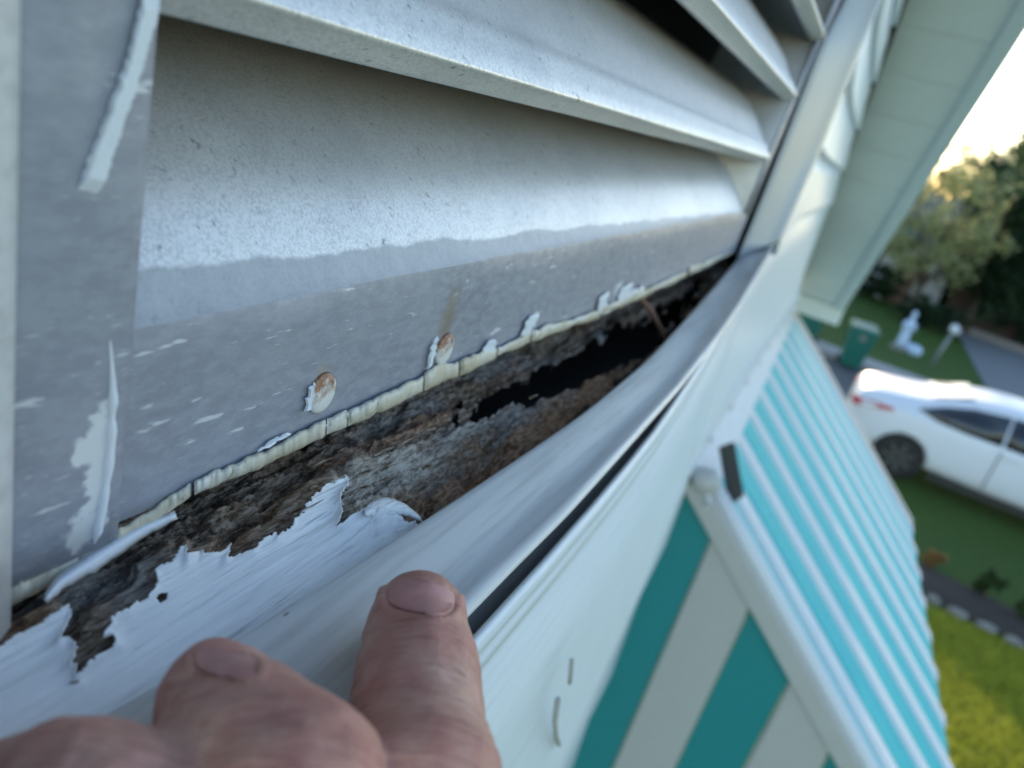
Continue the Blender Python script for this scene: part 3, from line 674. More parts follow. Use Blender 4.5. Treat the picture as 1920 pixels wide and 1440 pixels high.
# ================================================================== STRIPED METAL AWNING
AW = thing('striped_awning', (2.2, -.2, HZ - .9), 'turquoise and white striped ribbed metal awning below the gable', 'awning')
A0 = np.array([1.24, .085, -.545]); A1 = np.array([3.3, .145, -.545]); AX = (A1 - A0) / np.linalg.norm(A1 - A0); AS = np.array([0, -.754, -.656]); AN = np.cross(AX, AS); AN = -AN if AN[2] < 0 else AN
ALEN, AWID = 1.04, 2.06
def aw(u, s, h): return A0 + AX * u + AS * s + AN * h
NS = 10; PW = AWID / NS
def sheetm(name, prof, mat, s0=0., s1=ALEN, drop=True, ns=14):
    V = []; S = list(np.linspace(s0, s1, ns))
    for s in S:
        for u, h in prof: V.append(aw(u, s, h))
    if drop:                                   # the slat ends turn down at the front
        for k, (ds, dh) in enumerate(((.012, -.006), (.016, -.03), (.016, -.075))):
            for u, h in prof: V.append(aw(u, s1 + ds, h + dh))
        ns = ns + 3
    o = mk(name, V, gridf(ns, len(prof)), mat, AW, False); solid(o, .0014, 0); return o
for k in range(NS):
    u = .022 + k * PW
    # turquoise pan with upturned sides, then the white cap over the seam
    sheetm('turquoise_slat', [(u + .003, -.001), (u + .007, .005), (u + .045, .006), (u + .080, .006), (u + .108, .005), (u + .112, -.001)], M['turq'])
    sheetm('white_slat', [(u + .1125, .0), (u + .118, .002), (u + .122, .010), (u + .128, .013), (u + .160, .013), (u + .166, .010), (u + .170, .001), (u + .184, -.004), (u + .198, -.005), (u + .2085, .0)], M['awhite'])
def rail(name, P, w_, h_, mat, parent=AW):
    P = np.array(P); V = []
    for i, p in enumerate(P):
        for a, b in ((-w_, -h_), (w_, -h_), (w_, h_), (-w_, h_)): V.append(p + AX * a + AN * b)
    f = gridf(len(P), 4, closed=True) + [(3, 2, 1, 0), tuple(4 * (len(P) - 1) + k for k in range(4))]
    return bevel(mk(name, V, f, mat, parent), .004, 2)
rail('side_rail', [aw(.0, s, .0) for s in np.linspace(-.01, ALEN, 6)], .020, .020, M['agrey'])
v, f = tube([aw(.004, s, .026) for s in np.linspace(-.01, ALEN, 8)], .0145, 12); mk('rail_bead', v, f, M['awhite'], AW, True)
rail('side_rail', [aw(AWID + .02, s, .0) for s in np.linspace(-.01, ALEN, 6)], .020, .020, M['agrey'])
# wall header with its flashing, and small bolts
V = []
for X in np.linspace(-.03, AWID + .04, 20):
    p = A0 + AX * X; yw = .1105 + .012 * X
    for y, z in ((yw, .10), (yw - .006, .10), (yw - .010, .03), (p[1] - .028, -.002), (p[1] - .034, -.012), (p[1] - .030, -.026)): V.append((p[0], y, p[2] + z))
o = mk('wall_header', V, gridf(20, 6), M['awhite'], AW, False); solid(o, .002, 0)
for X in np.linspace(.1, 1.95, 9):
    p = A0 + AX * X; q = np.array([p[0], .1045 + .012 * X - .008, p[2] + .05])
    v, f = lathe([(.0005, -.004), (.006, -.003), (.0075, .0)], (0, 0, 0), 10, 'x'); mk('bolt', [(a[1] + q[0], a[0] + q[1], a[2] + q[2]) for a in v], f, M['agrey'], AW)
# near corner casting and dark strap hinge
c0 = aX(1322, 903, 1.225)
v, f = lathe([(.002, -.020), (.016, -.017), (.024, -.006), (.026, .006), (.020, .018), (.004, .022)], (c0[0], c0[1], c0[2]), 16); mk('corner_knuckle', v, f, M['agrey'], AW, True)
pa = aw(.052, .055, .040); pb = aw(.052, .055, .040)
h = [aX(1350, 838, 1.28), aX(1378, 828, 1.285), aX(1396, 930, 1.275), aX(1369, 948, 1.27)]
V = np.vstack([np.array(h), np.array(h) + np.array([.012, .004, -.006])])
bevel(mk('strap_hinge', V, BOXF, M['bracket'], AW), .002)
# side wing of upright slats, cut along the slope of the awning
YE = np.array([.128, .026, -.082, -.19, -.30, -.41, -.52, -.63])
for k in range(len(YE) - 1):
    ya, yb = YE[k], YE[k + 1]; V = []
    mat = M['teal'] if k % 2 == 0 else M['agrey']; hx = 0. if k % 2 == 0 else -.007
    def topz(y): return A0[2] - .012 + min(0., (y - A0[1])) * (.656 / .754) - .012
    pf = [(ya - .001, 0.), (ya - .005, hx), ((ya + yb) / 2, hx * 1.1), (yb + .005, hx), (yb + .001, 0.)]
    for y, dx in pf:
        for t_ in (0., .5, 1.): V.append((1.236 + dx, y, topz(y) * (1 - t_) + (-1.62 + .02 * math.sin(k)) * t_))
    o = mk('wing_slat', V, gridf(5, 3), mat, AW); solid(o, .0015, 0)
v, f = tube([(1.228, .122, -.66), (1.228, .122, -1.0), (1.228, .122, -1.6)], .007, 8); mk('wing_edge', v, f, M['agrey'], AW, True)
v, f = tube([aX(1075, 1400, 1.215), aX(1060, 1440, 1.215), aX(1052, 1462, 1.215)], .006, 8)
mk('wing_cord', v, f, M['agrey'], AW, True)
# a thread hanging from the siding and scuffs on it
def strand(pts, r_, lab):
    P = []
    for x, y in pts:
        p = aY(x, y, .05)
        for _ in range(8): p = aY(x, y, float(Yw(p[0], p[2])) - .0125)
        P.append(p)
    v, f = tube(P, r_, 6); return mk('siding_scuff', v, f, M['agrey'], house, True)
strand([(1072, 1238), (1070, 1262), (1068, 1280)], .0009, ''); strand([(1046, 1312), (1040, 1350), (1042, 1380), (1048, 1396)], .0012, '')

# ================================================================== HAND
hand = thing('hand', (0, 0, HZ - .16), 'left hand with fingertips hooked on the white trim, nails towards the wall', 'hand')
def C(x, y, z): return CM @ np.array([x, y, z])
def pd(px, py, d): return aD(px, py, d)
chains = [
    # index
    [(pd(783, 1150, .1135), .0066), (pd(783, 1172, .1125), .0078), (pd(784, 1215, .1090), .0085), (pd(786, 1262, .1045), .0089), (pd(782, 1330, .0985), .0090), (pd(782, 1400, .0930), .0094), (pd(790, 1470, .0880), .0100), (C(-.0105, .066, .083), .0102), (C(-.010, .087, .075), .0118)],
    # middle
    [(pd(402, 1285, .0905), .0058), (pd(404, 1306, .0895), .0068), (pd(424, 1348, .0862), .0080), (pd(458, 1392, .0820), .0089), (pd(500, 1440, .0785), .0096), (pd(545, 1500, .0750), .0102), (C(-.0235, .062, .068), .0104), (C(-.024, .084, .062), .0120)],
    # ring
    [(pd(-20, 1520, .0800), .0066), (pd(60, 1516, .0770), .0078), (pd(135, 1520, .0725), .0090), (pd(190, 1570, .0690), .0095), (C(-.0350, .062, .062), .0098), (C(-.037, .082, .054), .0115)],
    # little
    [(C(-.068, .052, .074), .0060), (C(-.066, .053, .068), .0072), (C(-.060, .056, .058), .0080), (C(-.053, .066, .050), .0085), (C(-.050, .084, .046), .0105)],
    # thumb, below the trim
    [(C(.010, .088, .106), .0075), (C(.010, .094, .098), .0095), (C(.008, .102, .086), .0105), (C(.002, .116, .070), .0115), (C(-.012, .135, .052), .0160)],
    # palm rays and wrist
    [(C(-.010, .087, .075), .0118), (C(-.018, .115, .056), .0150), (C(-.030, .150, .034), .0200)],
    [(C(-.024, .084, .062), .0120), (C(-.026, .115, .050), .0150), (C(-.032, .150, .034), .0200)],
    [(C(-.037, .082, .054), .0115), (C(-.034, .115, .046), .0150), (C(-.034, .150, .034), .0200)],
    [(C(-.050, .084, .046), .0105), (C(-.042, .115, .040), .0140), (C(-.036, .150, .034), .0200)],
    [(C(-.032, .150, .034), .0230), (C(-.036, .20, .018), .0270), (C(-.045, .30, -.01), .0350), (C(-.055, .40, -.04), .0420)],
]
bm = bmesh.new()
for ch in chains:
    for (p, r0), (q, r1) in zip(ch[:-1], ch[1:]):
        L = np.linalg.norm(q - p); n = max(2, int(L / (min(r0, r1) * .14)))
        for t_ in np.linspace(0, 1, n):
            c = p * (1 - t_) + q * t_; r_ = (r0 * (1 - t_) + r1 * t_) * 1.045
            bmesh.ops.create_icosphere(bm, subdivisions=2, radius=r_, matrix=Matrix.Translation(Vector(c)))
me = bpy.data.meshes.new('tmp'); bm.to_mesh(me); bm.free()
tmp = bpy.data.objects.new('tmp', me); COL.objects.link(tmp)
rm = tmp.modifiers.new('r', 'REMESH'); rm.mode = 'VOXEL'; rm.voxel_size = .0007; rm.use_smooth_shade = True
sm = tmp.modifiers.new('s', 'SMOOTH'); sm.iterations = 18; sm.factor = .5
dg = bpy.context.evaluated_depsgraph_get(); ev = tmp.evaluated_get(dg); m2 = ev.to_mesh()
HV = np.array([v.co[:] for v in m2.vertices]); HF = [tuple(p.vertices) for p in m2.polygons]; HN = np.array([v.normal[:] for v in m2.vertices])
ev.to_mesh_clear(); bpy.data.objects.remove(tmp); bpy.data.meshes.remove(me)
# knuckle creases: shallow grooves across the backs of the joints (in finger coordinates)
def crease_at(p, axis, width, depth, rad):
    global HV
    ax = axis / np.linalg.norm(axis); d = HV - p; s = d @ ax; lat = np.linalg.norm(d - np.outer(s, ax), axis=1)
    k = np.exp(-(s / width) ** 2) * (lat < rad * 1.9) * depth
    HV = HV - HN * k[:, None]
idx_ax = chains[0][3][0] - chains[0][1][0]; mid_ax = chains[1][4][0] - chains[1][1][0]
for s_, d_ in ((-.0016, .00022), (-.0004, .00030), (.0009, .00026), (.0022, .00018), (.0036, .00014)):
    crease_at(chains[0][2][0] + idx_ax / np.linalg.norm(idx_ax) * (s_ - .0005), idx_ax + np.array([.002, 0, .001]), .0007, d_ * 1.7, .009)
for s_, d_ in ((-.002, .0002), (-.0006, .0003), (.0012, .0002)):
    crease_at(chains[1][2][0] + mid_ax / np.linalg.norm(mid_ax) * s_, mid_ax, .0008, d_ * 1.6, .009)
for c_ in (chains[0][5], chains[1][5]):
    for s_ in (-.003, -.001, .001, .003): crease_at(c_[0] + idx_ax / np.linalg.norm(idx_ax) * s_, idx_ax, .0009, .0004, .011)
lump = (fbm(HV[:, 0] * 160 + HV[:, 2] * 60, HV[:, 1] * 160 - HV[:, 2] * 90, 4, 3) - .5)
HV = HV + HN * (lump * .0007)[:, None]
NAILS = [((789, 1121), (.985, .17), (-.12, .99), 64, 30), ((422, 1245), (.985, .17), (-.12, .99), 58, 26)]
hx, hy = proj(HV); facing = np.einsum('ij,ij->i', HN, HV) < 0
for (c_, aw_, ah_, wp, hp) in NAILS:
    ea = ((hx - c_[0]) * aw_[0] + (hy - c_[1]) * aw_[1]) / wp; eb = ((hx - c_[0]) * ah_[0] + (hy - c_[1]) * ah_[1]) / hp
    e = (np.abs(ea) ** 3 + np.abs(eb) ** 3) ** (1 / 3.); k = -.00045 * np.clip((1.04 - e) / .12, 0, 1) + .00050 * np.exp(-((e - 1.17) / .11) ** 2) * (eb > -.45)
    HV = HV + HN * (k * facing * (e < 2))[:, None]
skin_o = mk('skin_surface', HV, HF, M['skin'], hand, True)
bvh = BVHTree.FromPolygons([Vector(v) for v in HV], HF)
def nailplate(c, ax_w, ax_h, wpx, hpx, tip_up):
    """fingernail: the outline in the photo laid on the fingertip, bowed clear of the flesh"""
    V = []; nu, nv_ = 17, 11
    ok = True
    for i in range(nu):
        for j in range(nv_):
            a = -1 + 2 * i / (nu - 1); b = -1 + 2 * j / (nv_ - 1)
            sq = (1 - .42 * abs(b) ** 3) ** .5; sh = (1 - .42 * abs(a) ** 3) ** .5
            x = c[0] + a * sq * wpx * ax_w[0] + b * sh * hpx * ax_h[0]; y = c[1] + a * sq * wpx * ax_w[1] + b * sh * hpx * ax_h[1]
            d = Vector(ray(x, y)).normalized(); hit, nrm, _, _ = bvh.ray_cast(Vector((0, 0, 0)), d)
            if hit is None: hit = Vector(aD(x, y, .12)); nrm = -d
            e = max(abs(a), abs(b)); rise = .00030 - .00030 * abs(a) ** 6 - .0002 * max(0, b) ** 6
            q = hit + nrm * rise
            V.append(tuple(q))
    o = mk('fingernail', V, gridf(nu, nv_), M['nail'], hand, True); solid(o, .0005, 0); subsurf(o, 1); return o
for (c_, aw_, ah_, wp, hp) in NAILS: nailplate(c_, aw_, ah_, wp, hp, None)

# ================================================================== BACKGROUND
M['carpaint'] = NB('white_car_paint', .42, 0, .4).col((.56, .60, .66)).m
M['carpaint'].node_tree.nodes['Principled BSDF'].inputs['Coat Weight'].default_value = .12
M['glass'] = NB('dark_window_glass', .06, 0, .6).col((.012, .016, .022)).m
M['tyre'] = simple('tyre_rubber', (.016, .016, .017), .85)
M['rim'] = simple('dark_alloy_rim', (.10, .105, .11), .4, .6)
M['red'] = NB('red_lamp_lens', .15, 0, .5).col((.42, .012, .012)).m
M['blackp'] = simple('black_plastic', (.02, .02, .021), .6)
M['bin'] = simple('dark_green_plastic', (.008, .115, .082), .45, 0, .15, 12)
M['stone'] = simple('pale_edging_stone', (.19, .18, .165), .85, 0, .25, 9, .4, .01)
M['soil'] = simple('dark_mulch', (.035, .026, .020), .95, 0, .4, 14, .8, .02)
M['wallw'] = simple('pale_grey_render', (.42, .43, .45), .85, 0, .1, 2)
M['brown'] = simple('dark_brown_boards', (.045, .026, .018), .85, 0, .3, 5)
M['bark'] = simple('bark', (.09, .07, .055), .9, 0, .3, 12, .6, .01)
M['statue'] = simple('pale_blue_plaster', (.45, .56, .72), .6, 0, .1, 8)
M['greym'] = simple('weathered_grey_metal', (.22, .24, .26), .5, .3)
M['slate'] = simple('blue_grey_shingle', (.10, .115, .15), .8, 0, .2, 6)

# ---- parked car, seen from its left rear, standing along the Y axis
cx0, cy0 = 13.62, -1.42                          # near flank X and tail Y
car = thing('parked_car', (cx0 + .88, cy0 - 2.3, 0), 'white sedan parked on the lawn with its tail light towards the awning', 'car')
st = [  # y from tail, z_bottom, half width sill, belt z, half width belt, roof z, half width roof, crown
    (0.00, .42, .60, .78, .66, .93, .56), (.06, .34, .72, .84, .76, 1.02, .62), (.22, .30, .81, .90, .82, 1.09, .66), (.50, .26, .855, .94, .845, 1.12, .66), (.80, .25, .87, .96, .855, 1.17, .64),
    (1.10, .24, .875, .965, .86, 1.28, .61), (1.45, .23, .88, .965, .86, 1.40, .585), (1.90, .22, .88, .96, .865, 1.46, .575), (2.40, .22, .88, .95, .865, 1.465, .57), (2.80, .22, .88, .94, .865, 1.41, .575), (3.15, .23, .88, .925, .86, 1.24, .62), (3.45, .24, .875, .91, .855, 1.06, .70), (3.80, .25, .865, .87, .84, .98, .72), (4.20, .27, .83, .80, .80, .90, .68), (4.48, .32, .74, .70, .72, .78, .58), (4.60, .40, .60, .60, .58, .66, .48)]
V = []
for (y, zb, ws, zbelt, wb, zr_, wr) in st:
    pts = [(0, zb), (ws * .80, zb), (ws, zb + .10), (ws * 1.015, zb + (zbelt - zb) * .55), (wb, zbelt), (wb - .03, zbelt + .03), (wr + .02, zr_ - .05), (wr - .06, zr_ - .012), (wr * .5, zr_ + .012), (0, zr_ + .018)]
    full = [(-a, b) for a, b in pts[::-1][:-1]] [::1]
    ring = [(a, b) for a, b in pts] + [(-a, b) for a, b in pts[::-1][1:-1]]
    for a, b in ring: V.append((cx0 + .88 - a, cy0 - y, b))
nr = 18
f = gridf(len(st), nr, closed=True) + [tuple(range(nr))[::-1], tuple(range(nr * (len(st) - 1), nr * len(st)))]
body = mk('body', V, f, M['carpaint'], car, True, abs_z=True); subsurf(body, 2)
cut_v = []
for yy in (.82, 3.52):
    for xa in (cx0 - .1, cx0 + 1.56):
        v, f2 = lathe([(.355, 0), (.355, .30)], (xa, cy0 - yy, .33), 28, 'x'); cut_v.append((v, f2))
v, f2 = join(cut_v); cutter = mk('tmp_cut', v, f2, None, None, abs_z=True)
bo = body.modifiers.new('arch', 'BOOLEAN'); bo.object = cutter; bo.operation = 'DIFFERENCE'; bo.solver = 'EXACT'
dg = bpy.context.evaluated_depsgraph_get(); me2 = bpy.data.meshes.new_from_object(body.evaluated_get(dg))
body.modifiers.clear(); old = body.data; body.data = me2; bpy.data.meshes.remove(old)
if not me2.materials: me2.materials.append(M['carpaint'])
me2.polygons.foreach_set('use_smooth', [True] * len(me2.polygons)); bpy.data.objects.remove(cutter)
def side_at(y, z):                                   # half width of the flank/greenhouse at a height
    A = np.array([s[0] for s in st]); g = lambda k: np.interp(y, A, [s[k] for s in st])
    zb_, wb_, zr2, wr_ = g(3), g(4), g(5), g(6); t_ = np.clip((z - zb_ - .03) / max(.02, zr2 - .05 - zb_ - .03), 0, 1); return (wb_ - .03) * (1 - t_) + (wr_ + .02) * t_
def carwin(poly, name='side_window'):
    for s in (-1, 1):
        V = [(cx0 + .88 + s * (side_at(y, z) + .012), cy0 - y, z) for y, z in poly]; c = np.mean(V, axis=0)
        o = mk(name, V + [tuple(c)], [(i, (i + 1) % len(V), len(V)) for i in range(len(V))], M['glass'], car, True, abs_z=True); solid(o, .012, 0)
carwin([(.80, 1.055), (1.10, 1.19), (1.42, 1.29), (1.86, 1.35), (1.86, .985), (1.45, .975), (1.05, 1.0)]); carwin([(1.90, 1.355), (2.25, 1.37), (2.25, .985), (1.90, .985)]); carwin([(2.32, 1.34), (2.62, 1.32), (2.9, 1.20), (3.12, 1.03), (3.1, .985), (2.32, .99)])
for yy in (.82, 3.52):
    for xa, s in ((cx0 + .02, 1), (cx0 + 1.53, -1)):
        v, f2 = lathe([(.20, -.0), (.30, -.01), (.325, .03), (.325, .17), (.30, .21), (.20, .20)], (xa, cy0 - yy, .325), 28, 'x'); wh = mk('wheel', v, f2, M['tyre'], car, True, abs_z=True)
        for q in range(7):
            a_ = 2 * math.pi * q / 7; c_, s2 = math.cos(a_), math.sin(a_); xo = xa - .012 if s > 0 else xa + .20
            Vs = [(xo + dx, cy0 - yy + r_ * c_ - t_ * s2, .325 + r_ * s2 + t_ * c_) for dx in (0, .02) for r_, t_ in ((.04, -.02), (.205, -.028), (.205, .028), (.04, .02))]
            mk('spoke', Vs, BOXF, M['rim'], wh, abs_z=True)
        v, f2 = lathe([(.02, .015), (.06, .01), (.20, .03), (.215, .005), (.215, .19)], (xa, cy0 - yy, .325), 20, 'x'); mk('rim', v, f2, M['rim'], wh, False, abs_z=True)
for s in (-1, 1):
    V = [(cx0 + .88 + s * a, cy0 - y, z) for a, y, z in ((.55, .000, .80), (.745, .055, .80), (.838, .24, .86), (.862, .52, .93), (.85, .50, .965), (.80, .22, .945), (.70, .045, .90), (.54, -.012, .88))]
    o = mk('tail_light', V, [tuple(range(8))], M['red'], car, False, abs_z=True); solid(o, .03, 0)
mk('rear_window', [(cx0 + .88 - .50, cy0 - .93, 1.225), (cx0 + .88 + .50, cy0 - .93, 1.225), (cx0 + .88 + .46, cy0 - 1.40, 1.405), (cx0 + .88 - .46, cy0 - 1.40, 1.405)], [(0, 1, 2, 3)], M['glass'], car, abs_z=True)
for s in (-1, 1):
    mk('sill_trim', boxv(cx0 + .88 + s * .86 - .02, cx0 + .88 + s * .86 + .02, cy0 - 3.1, cy0 - 1.25, .20, .28), BOXF, M['blackp'], car, abs_z=True)
    for yy in (1.95, 2.5): mk('door_handle', boxv(cx0 + .88 + s * .885 - .012, cx0 + .88 + s * .885 + .012, cy0 - yy - .18, cy0 - yy, .86, .89), BOXF, M['carpaint'], car, abs_z=True)

for yy in (1.88, 2.98):
    for s in (-1, 1): mk('door_seam', boxv(cx0 + .88 + s * .893 - .004, cx0 + .88 + s * .893 + .004, cy0 - yy - .012, cy0 - yy, .34, .93), BOXF, M['blackp'], car, abs_z=True)
car.location = (cx0 + .02, cy0 - .56, 0)
for ch_ in car.children_recursive: ch_.data.transform(Matrix.Translation(Vector((.86, -1.48, 0))))
car.scale = (1.2, 1.24, 1.22)
# ---- wheelie bins at the kerb
def wheelie(x, y, rz, label):
    b = thing('wheelie_bin', (x, y, 0), label, 'bin', 'green bins by the kerb'); b.rotation_euler.z = rz; b.scale = (1.13, 1.13, 1.10)
    def part(name, V, f, m_, bw=.01):
        me = bpy.data.meshes.new(name); me.from_pydata([tuple(p) for p in V], [], f); me.materials.append(m_)
        o = bpy.data.objects.new(name, me); COL.objects.link(o); o.parent = b; bevel(o, bw, 2); return o
    V = [(-.22, -.24, .06), (.22, -.24, .06), (.22, .22, .06), (-.22, .22, .06), (-.29, -.32, .98), (.29, -.32, .98), (.29, .32, .98), (-.29, .32, .98)]
    part('bin_body', V, BOXF, M['bin'], .03)
    part('rim', boxv(-.31, .31, -.34, .34, .95, 1.0), BOXF, M['bin'])
    part('lid', [(-.32, -.37, 1.003), (.32, -.37, 1.003), (.32, .36, 1.003), (-.32, .36, 1.003), (-.29, -.33, 1.045), (.29, -.33, 1.045), (.29, .36, 1.09), (-.29, .36, 1.09)], BOXF, M['bin'], .02)
    v, f = tube([(-.28, .40, 1.02), (.28, .40, 1.02)], .018, 8); part('handle', v, f, M['bin'], .001)
    for s in (-1, 1):
        v, f = lathe([(.10, -.025), (.10, .025)], (s * .25, .24, .10), 16, 'x'); part('wheel', v, f, M['blackp'], .005)
    part('emblem', [(-.07, -.312, .74), (.07, -.312, .74), (.07, -.325, .88), (-.07, -.325, .88)], [(0, 1, 2, 3)], M['stone'], .0)
    return b
wheelie(21.2, -1.02, R(-84), 'dark green wheelie bin standing clear of the soffit beside the road')
wheelie(22.2, .28, R(-96), 'dark green wheelie bin half hidden behind the end of the sage soffit')
# ---- garden statue
sx, sy = gnd(1684, 655); ST = thing('garden_statue', (sx, sy, 0), 'small pale blue robed garden statue on a round base on the far lawn', 'statue')
v, f = lathe([(.30, 0), (.31, .06), (.26, .12), (.20, .15)], (sx, sy, 0), 18); mk('base', v, f, M['stone'], ST, True, abs_z=True)
v, f = lathe([(.17, .14), (.20, .2), (.19, .45), (.17, .70), (.19, .85), (.155, .98), (.07, 1.04), (.055, 1.07), (.085, 1.12), (.10, 1.19), (.085, 1.27), (.03, 1.31)], (sx, sy, 0), 18)
V = [(p[0], sy + (p[1] - sy) * .8, p[2]) for p in v]; mk('robed_figure', V, f, M['statue'], ST, True, abs_z=True)
for s in (-1, 1):
    v, f = tube([(sx - .02, sy + s * .15, .92), (sx - .10, sy + s * .17, .76), (sx - .19, sy + s * .03, .86), (sx - .20, sy, .95)], [.05, .05, .04, .025], 8); mk('folded_arm', v, f, M['statue'], ST, True, abs_z=True)
rx, ry = gnd(1707, 662)
bmr = bmesh.new(); bmesh.ops.create_icosphere(bmr, subdivisions=3, radius=.3)
for vv in bmr.verts: vv.co *= 1 + .3 * (random.random() - .5); vv.co.z *= .6
rk = mk('garden_rock', [(vv.co.x + rx, vv.co.y + ry, vv.co.z + .12) for vv in bmr.verts], [[q.index for q in ff_.verts] for ff_ in bmr.faces], M['statue'], None, True, abs_z=True); bmr.free()
tag(rk, 'pale blue rounded rock beside the garden statue', 'rock')
# ---- letterbox on a post
mx, my = gnd(1743, 690); MB_ = thing('letterbox', (mx, my, 0), 'pale letterbox on a leaning grey post beside the drive', 'letterbox')
v, f = tube([(mx, my, 0), (mx, my - .06, .6), (mx, my - .13, 1.25)], .045, 8); mk('post', v, f, M['greym'], MB_, True, abs_z=True)
V = []
for x in (-.24, .24):
    for q in np.linspace(0, math.pi, 9): V.append((mx + x, my - .14 + .12 * math.cos(q), 1.32 + .13 * math.sin(q)))
    V += [(mx + x, my - .26, 1.22), (mx + x, my - .02, 1.22)]
mk('box', V, gridf(2, 11, closed=True) + [tuple(range(11))[::-1], tuple(range(11, 22))], simple('pale_enamel', (.5, .55, .6), .4), MB_, True, abs_z=True)
mk('flag', boxv(mx - .02, mx + .02, my - .28, my - .265, 1.3, 1.52), BOXF, M['red'], MB_, abs_z=True)

# ---- foliage
def leaves(center, rad, count, size, seed, jitter=.35):
    """leaf-sized quads in clumps through an ellipsoid"""
    r_ = np.random.default_rng(seed); nc = max(8, count // 90)
    d = r_.normal(size=(nc, 3)); d /= np.linalg.norm(d, axis=1)[:, None]; cl = d * (r_.random((nc, 1)) ** .45)
    cs = .16 + .2 * r_.random(nc)
    k = r_.integers(0, nc, count); p = cl[k] + r_.normal(size=(count, 3)) * cs[k][:, None] * jitter
    p = np.array(center) + p * np.array(rad)
    a = r_.normal(size=(count, 3)); a /= np.linalg.norm(a, axis=1)[:, None]; b = np.cross(a, r_.normal(size=(count, 3))); b /= np.linalg.norm(b, axis=1)[:, None]
    s = size * (.6 + .8 * r_.random((count, 1)))
    V = np.stack([p - a * s, p - b * s * .5, p + a * s, p + b * s * .5], 1).reshape(-1, 3)
    i = np.arange(count) * 4
    return V, np.stack([i, i + 1, i + 2, i + 3], 1)
def tree(name, base, crown, rad, count, size, leaf, label, cat='tree', group=None, seed=1, limbs=6):
    t_ = thing(name, (base[0], base[1], 0), label, cat, group)
    parts = []; b = np.array([base[0], base[1], 0.]); c = np.array(crown)
    r0 = max(.05, rad[0] * .07); fork = b * .45 + (c - np.array([0, 0, rad[2] * .5])) * .55
    parts.append(tube([b - np.array([0, 0, .05]), b * .7 + fork * .3, fork], [r0 * 1.4, r0, r0 * .75], 8))
    rr = random.Random(seed)
    for k in range(limbs):
        q = 2 * math.pi * k / limbs + rr.random(); e = c + np.array([math.cos(q) * rad[0] * .6, math.sin(q) * rad[1] * .6, rad[2] * rr.uniform(-.2, .6)])
        parts.append(tube([fork, fork * .5 + e * .5 + np.array([0, 0, .1 * rad[2]]), e], [r0 * .6, r0 * .4, r0 * .12], 6))
    v, f = join(parts); mk('trunk', v, f, M['bark'], t_, True, abs_z=True)
    V, f = leaves(crown, rad, count, size, seed); mk('crown', V, f, leaf, t_, False, abs_z=True); return t_
M['leafy'] = mat_leaf('yellow_green_leaf', (.19, .22, .10), (.33, .35, .17)); M['leafd'] = mat_leaf('dark_green_leaf', (.010, .026, .012), (.024, .055, .022)); M['leafm'] = mat_leaf('mid_green_leaf', (.03, .06, .02), (.06, .10, .03)); M['leafo'] = mat_leaf('orange_dry_leaf', (.20, .10, .03), (.34, .19, .07))
def absat(px, py, X): p = aX(px, py, X); return (p[0], p[1], p[2] + HZ)
tb = gnd(1690, 592); c = absat(1772, 430, 33.5)
tree('street_tree', (tb[0] - .6, tb[1] - .2), c, (2.3, 2.3, 2.3), 5000, .10, M['leafy'], 'yellow green leafy tree in front of the pale house across the road', seed=3)
for k, (px, py, X, r_, rz_, lab) in enumerate([(1900, 440, 36, 2.7, 3.4, 'tall dark evergreen tree filling the right edge beside the yellow green tree'), (1850, 520, 39, 2.0, 2.2, 'dark bushy tree low behind the brown boarded fence'), (1930, 600, 38, 2.2, 2.0, 'dark tree at the right edge just over the brown fence')]):
    c = absat(px, py, X); tree('evergreen_tree', (c[0], c[1]), (c[0], c[1], max(rz_ * .9, c[2])), (r_, r_, rz_), 8000, .14, M['leafd'], lab, group='dark trees across the road', seed=20 + k)
FT = [(1760, 365, 55, 3.0, 2.6), (1800, 350, 60, 3.4, 3.2), (1850, 335, 58, 3.2, 3.6), (1890, 325, 52, 3.0, 3.4), (1935, 310, 56, 3.6, 4.2)]
for k, (px, py, X, r_, rz_) in enumerate(FT):
    c = absat(px, py + 22, X); tree('distant_tree', (c[0], c[1]), (c[0], c[1], c[2]), (r_, r_, rz_), 4200, .13, M['leafm'], ['leftmost', 'second', 'third', 'fourth', 'rightmost'][k] + ' of the hazy tree tops against the bright sky', group='tree tops on the skyline', seed=40 + k)
# shade trees of the next garden, left of the view behind the house corner
for k, (x, y, h, r_) in enumerate([(40, 6.5, 7.4, 3.4), (44, 1.5, 7.6, 3.2), (38, 12, 7.0, 3.2)]):
    tree('garden_tree', (x, y), (x, y, h - 2.6), (r_, r_, 2.9), 6000, .16, M['leafm'], ['round tree', 'tall tree', 'broad tree'][k] + ' behind the pale house, hidden past the soffit', group='trees of the far garden', seed=60 + k)
def shrub(px, py, r_, h, leaf, label, n=1600, s=.03, cat='shrub', group=None, seed=5):
    x, y = gnd(px, py); t_ = thing('shrub', (x, y, 0), label, cat, group)
    v, f = join([tube([(x, y, -.02), (x + .1 * r_ * math.cos(q), y + .1 * r_ * math.sin(q), h * .5), (x + .5 * r_ * math.cos(q), y + .5 * r_ * math.sin(q), h * .85)], [.012, .009, .004], 5) for q in (0, 1.5, 3, 4.4)])
    mk('stem', v, f, M['bark'], t_, abs_z=True); V, f = leaves((x, y, h * .55), (r_, r_, h * .5), n, s, seed); mk('foliage', V, f, leaf, t_, abs_z=True)
shrub(1840, 1122, .17, .42, M['leafm'], 'green shrub growing in the stone edged bed', seed=6)
shrub(1915, 1165, .15, .38, M['leafm'], 'reddish green shrub at the right end of the stone edged bed', seed=8)
shrub(1738, 1062, .16, .34, M['leafo'], 'dry orange tuft beside the awning edge at the end of the bed', 900, .03, 'plant', seed=7)
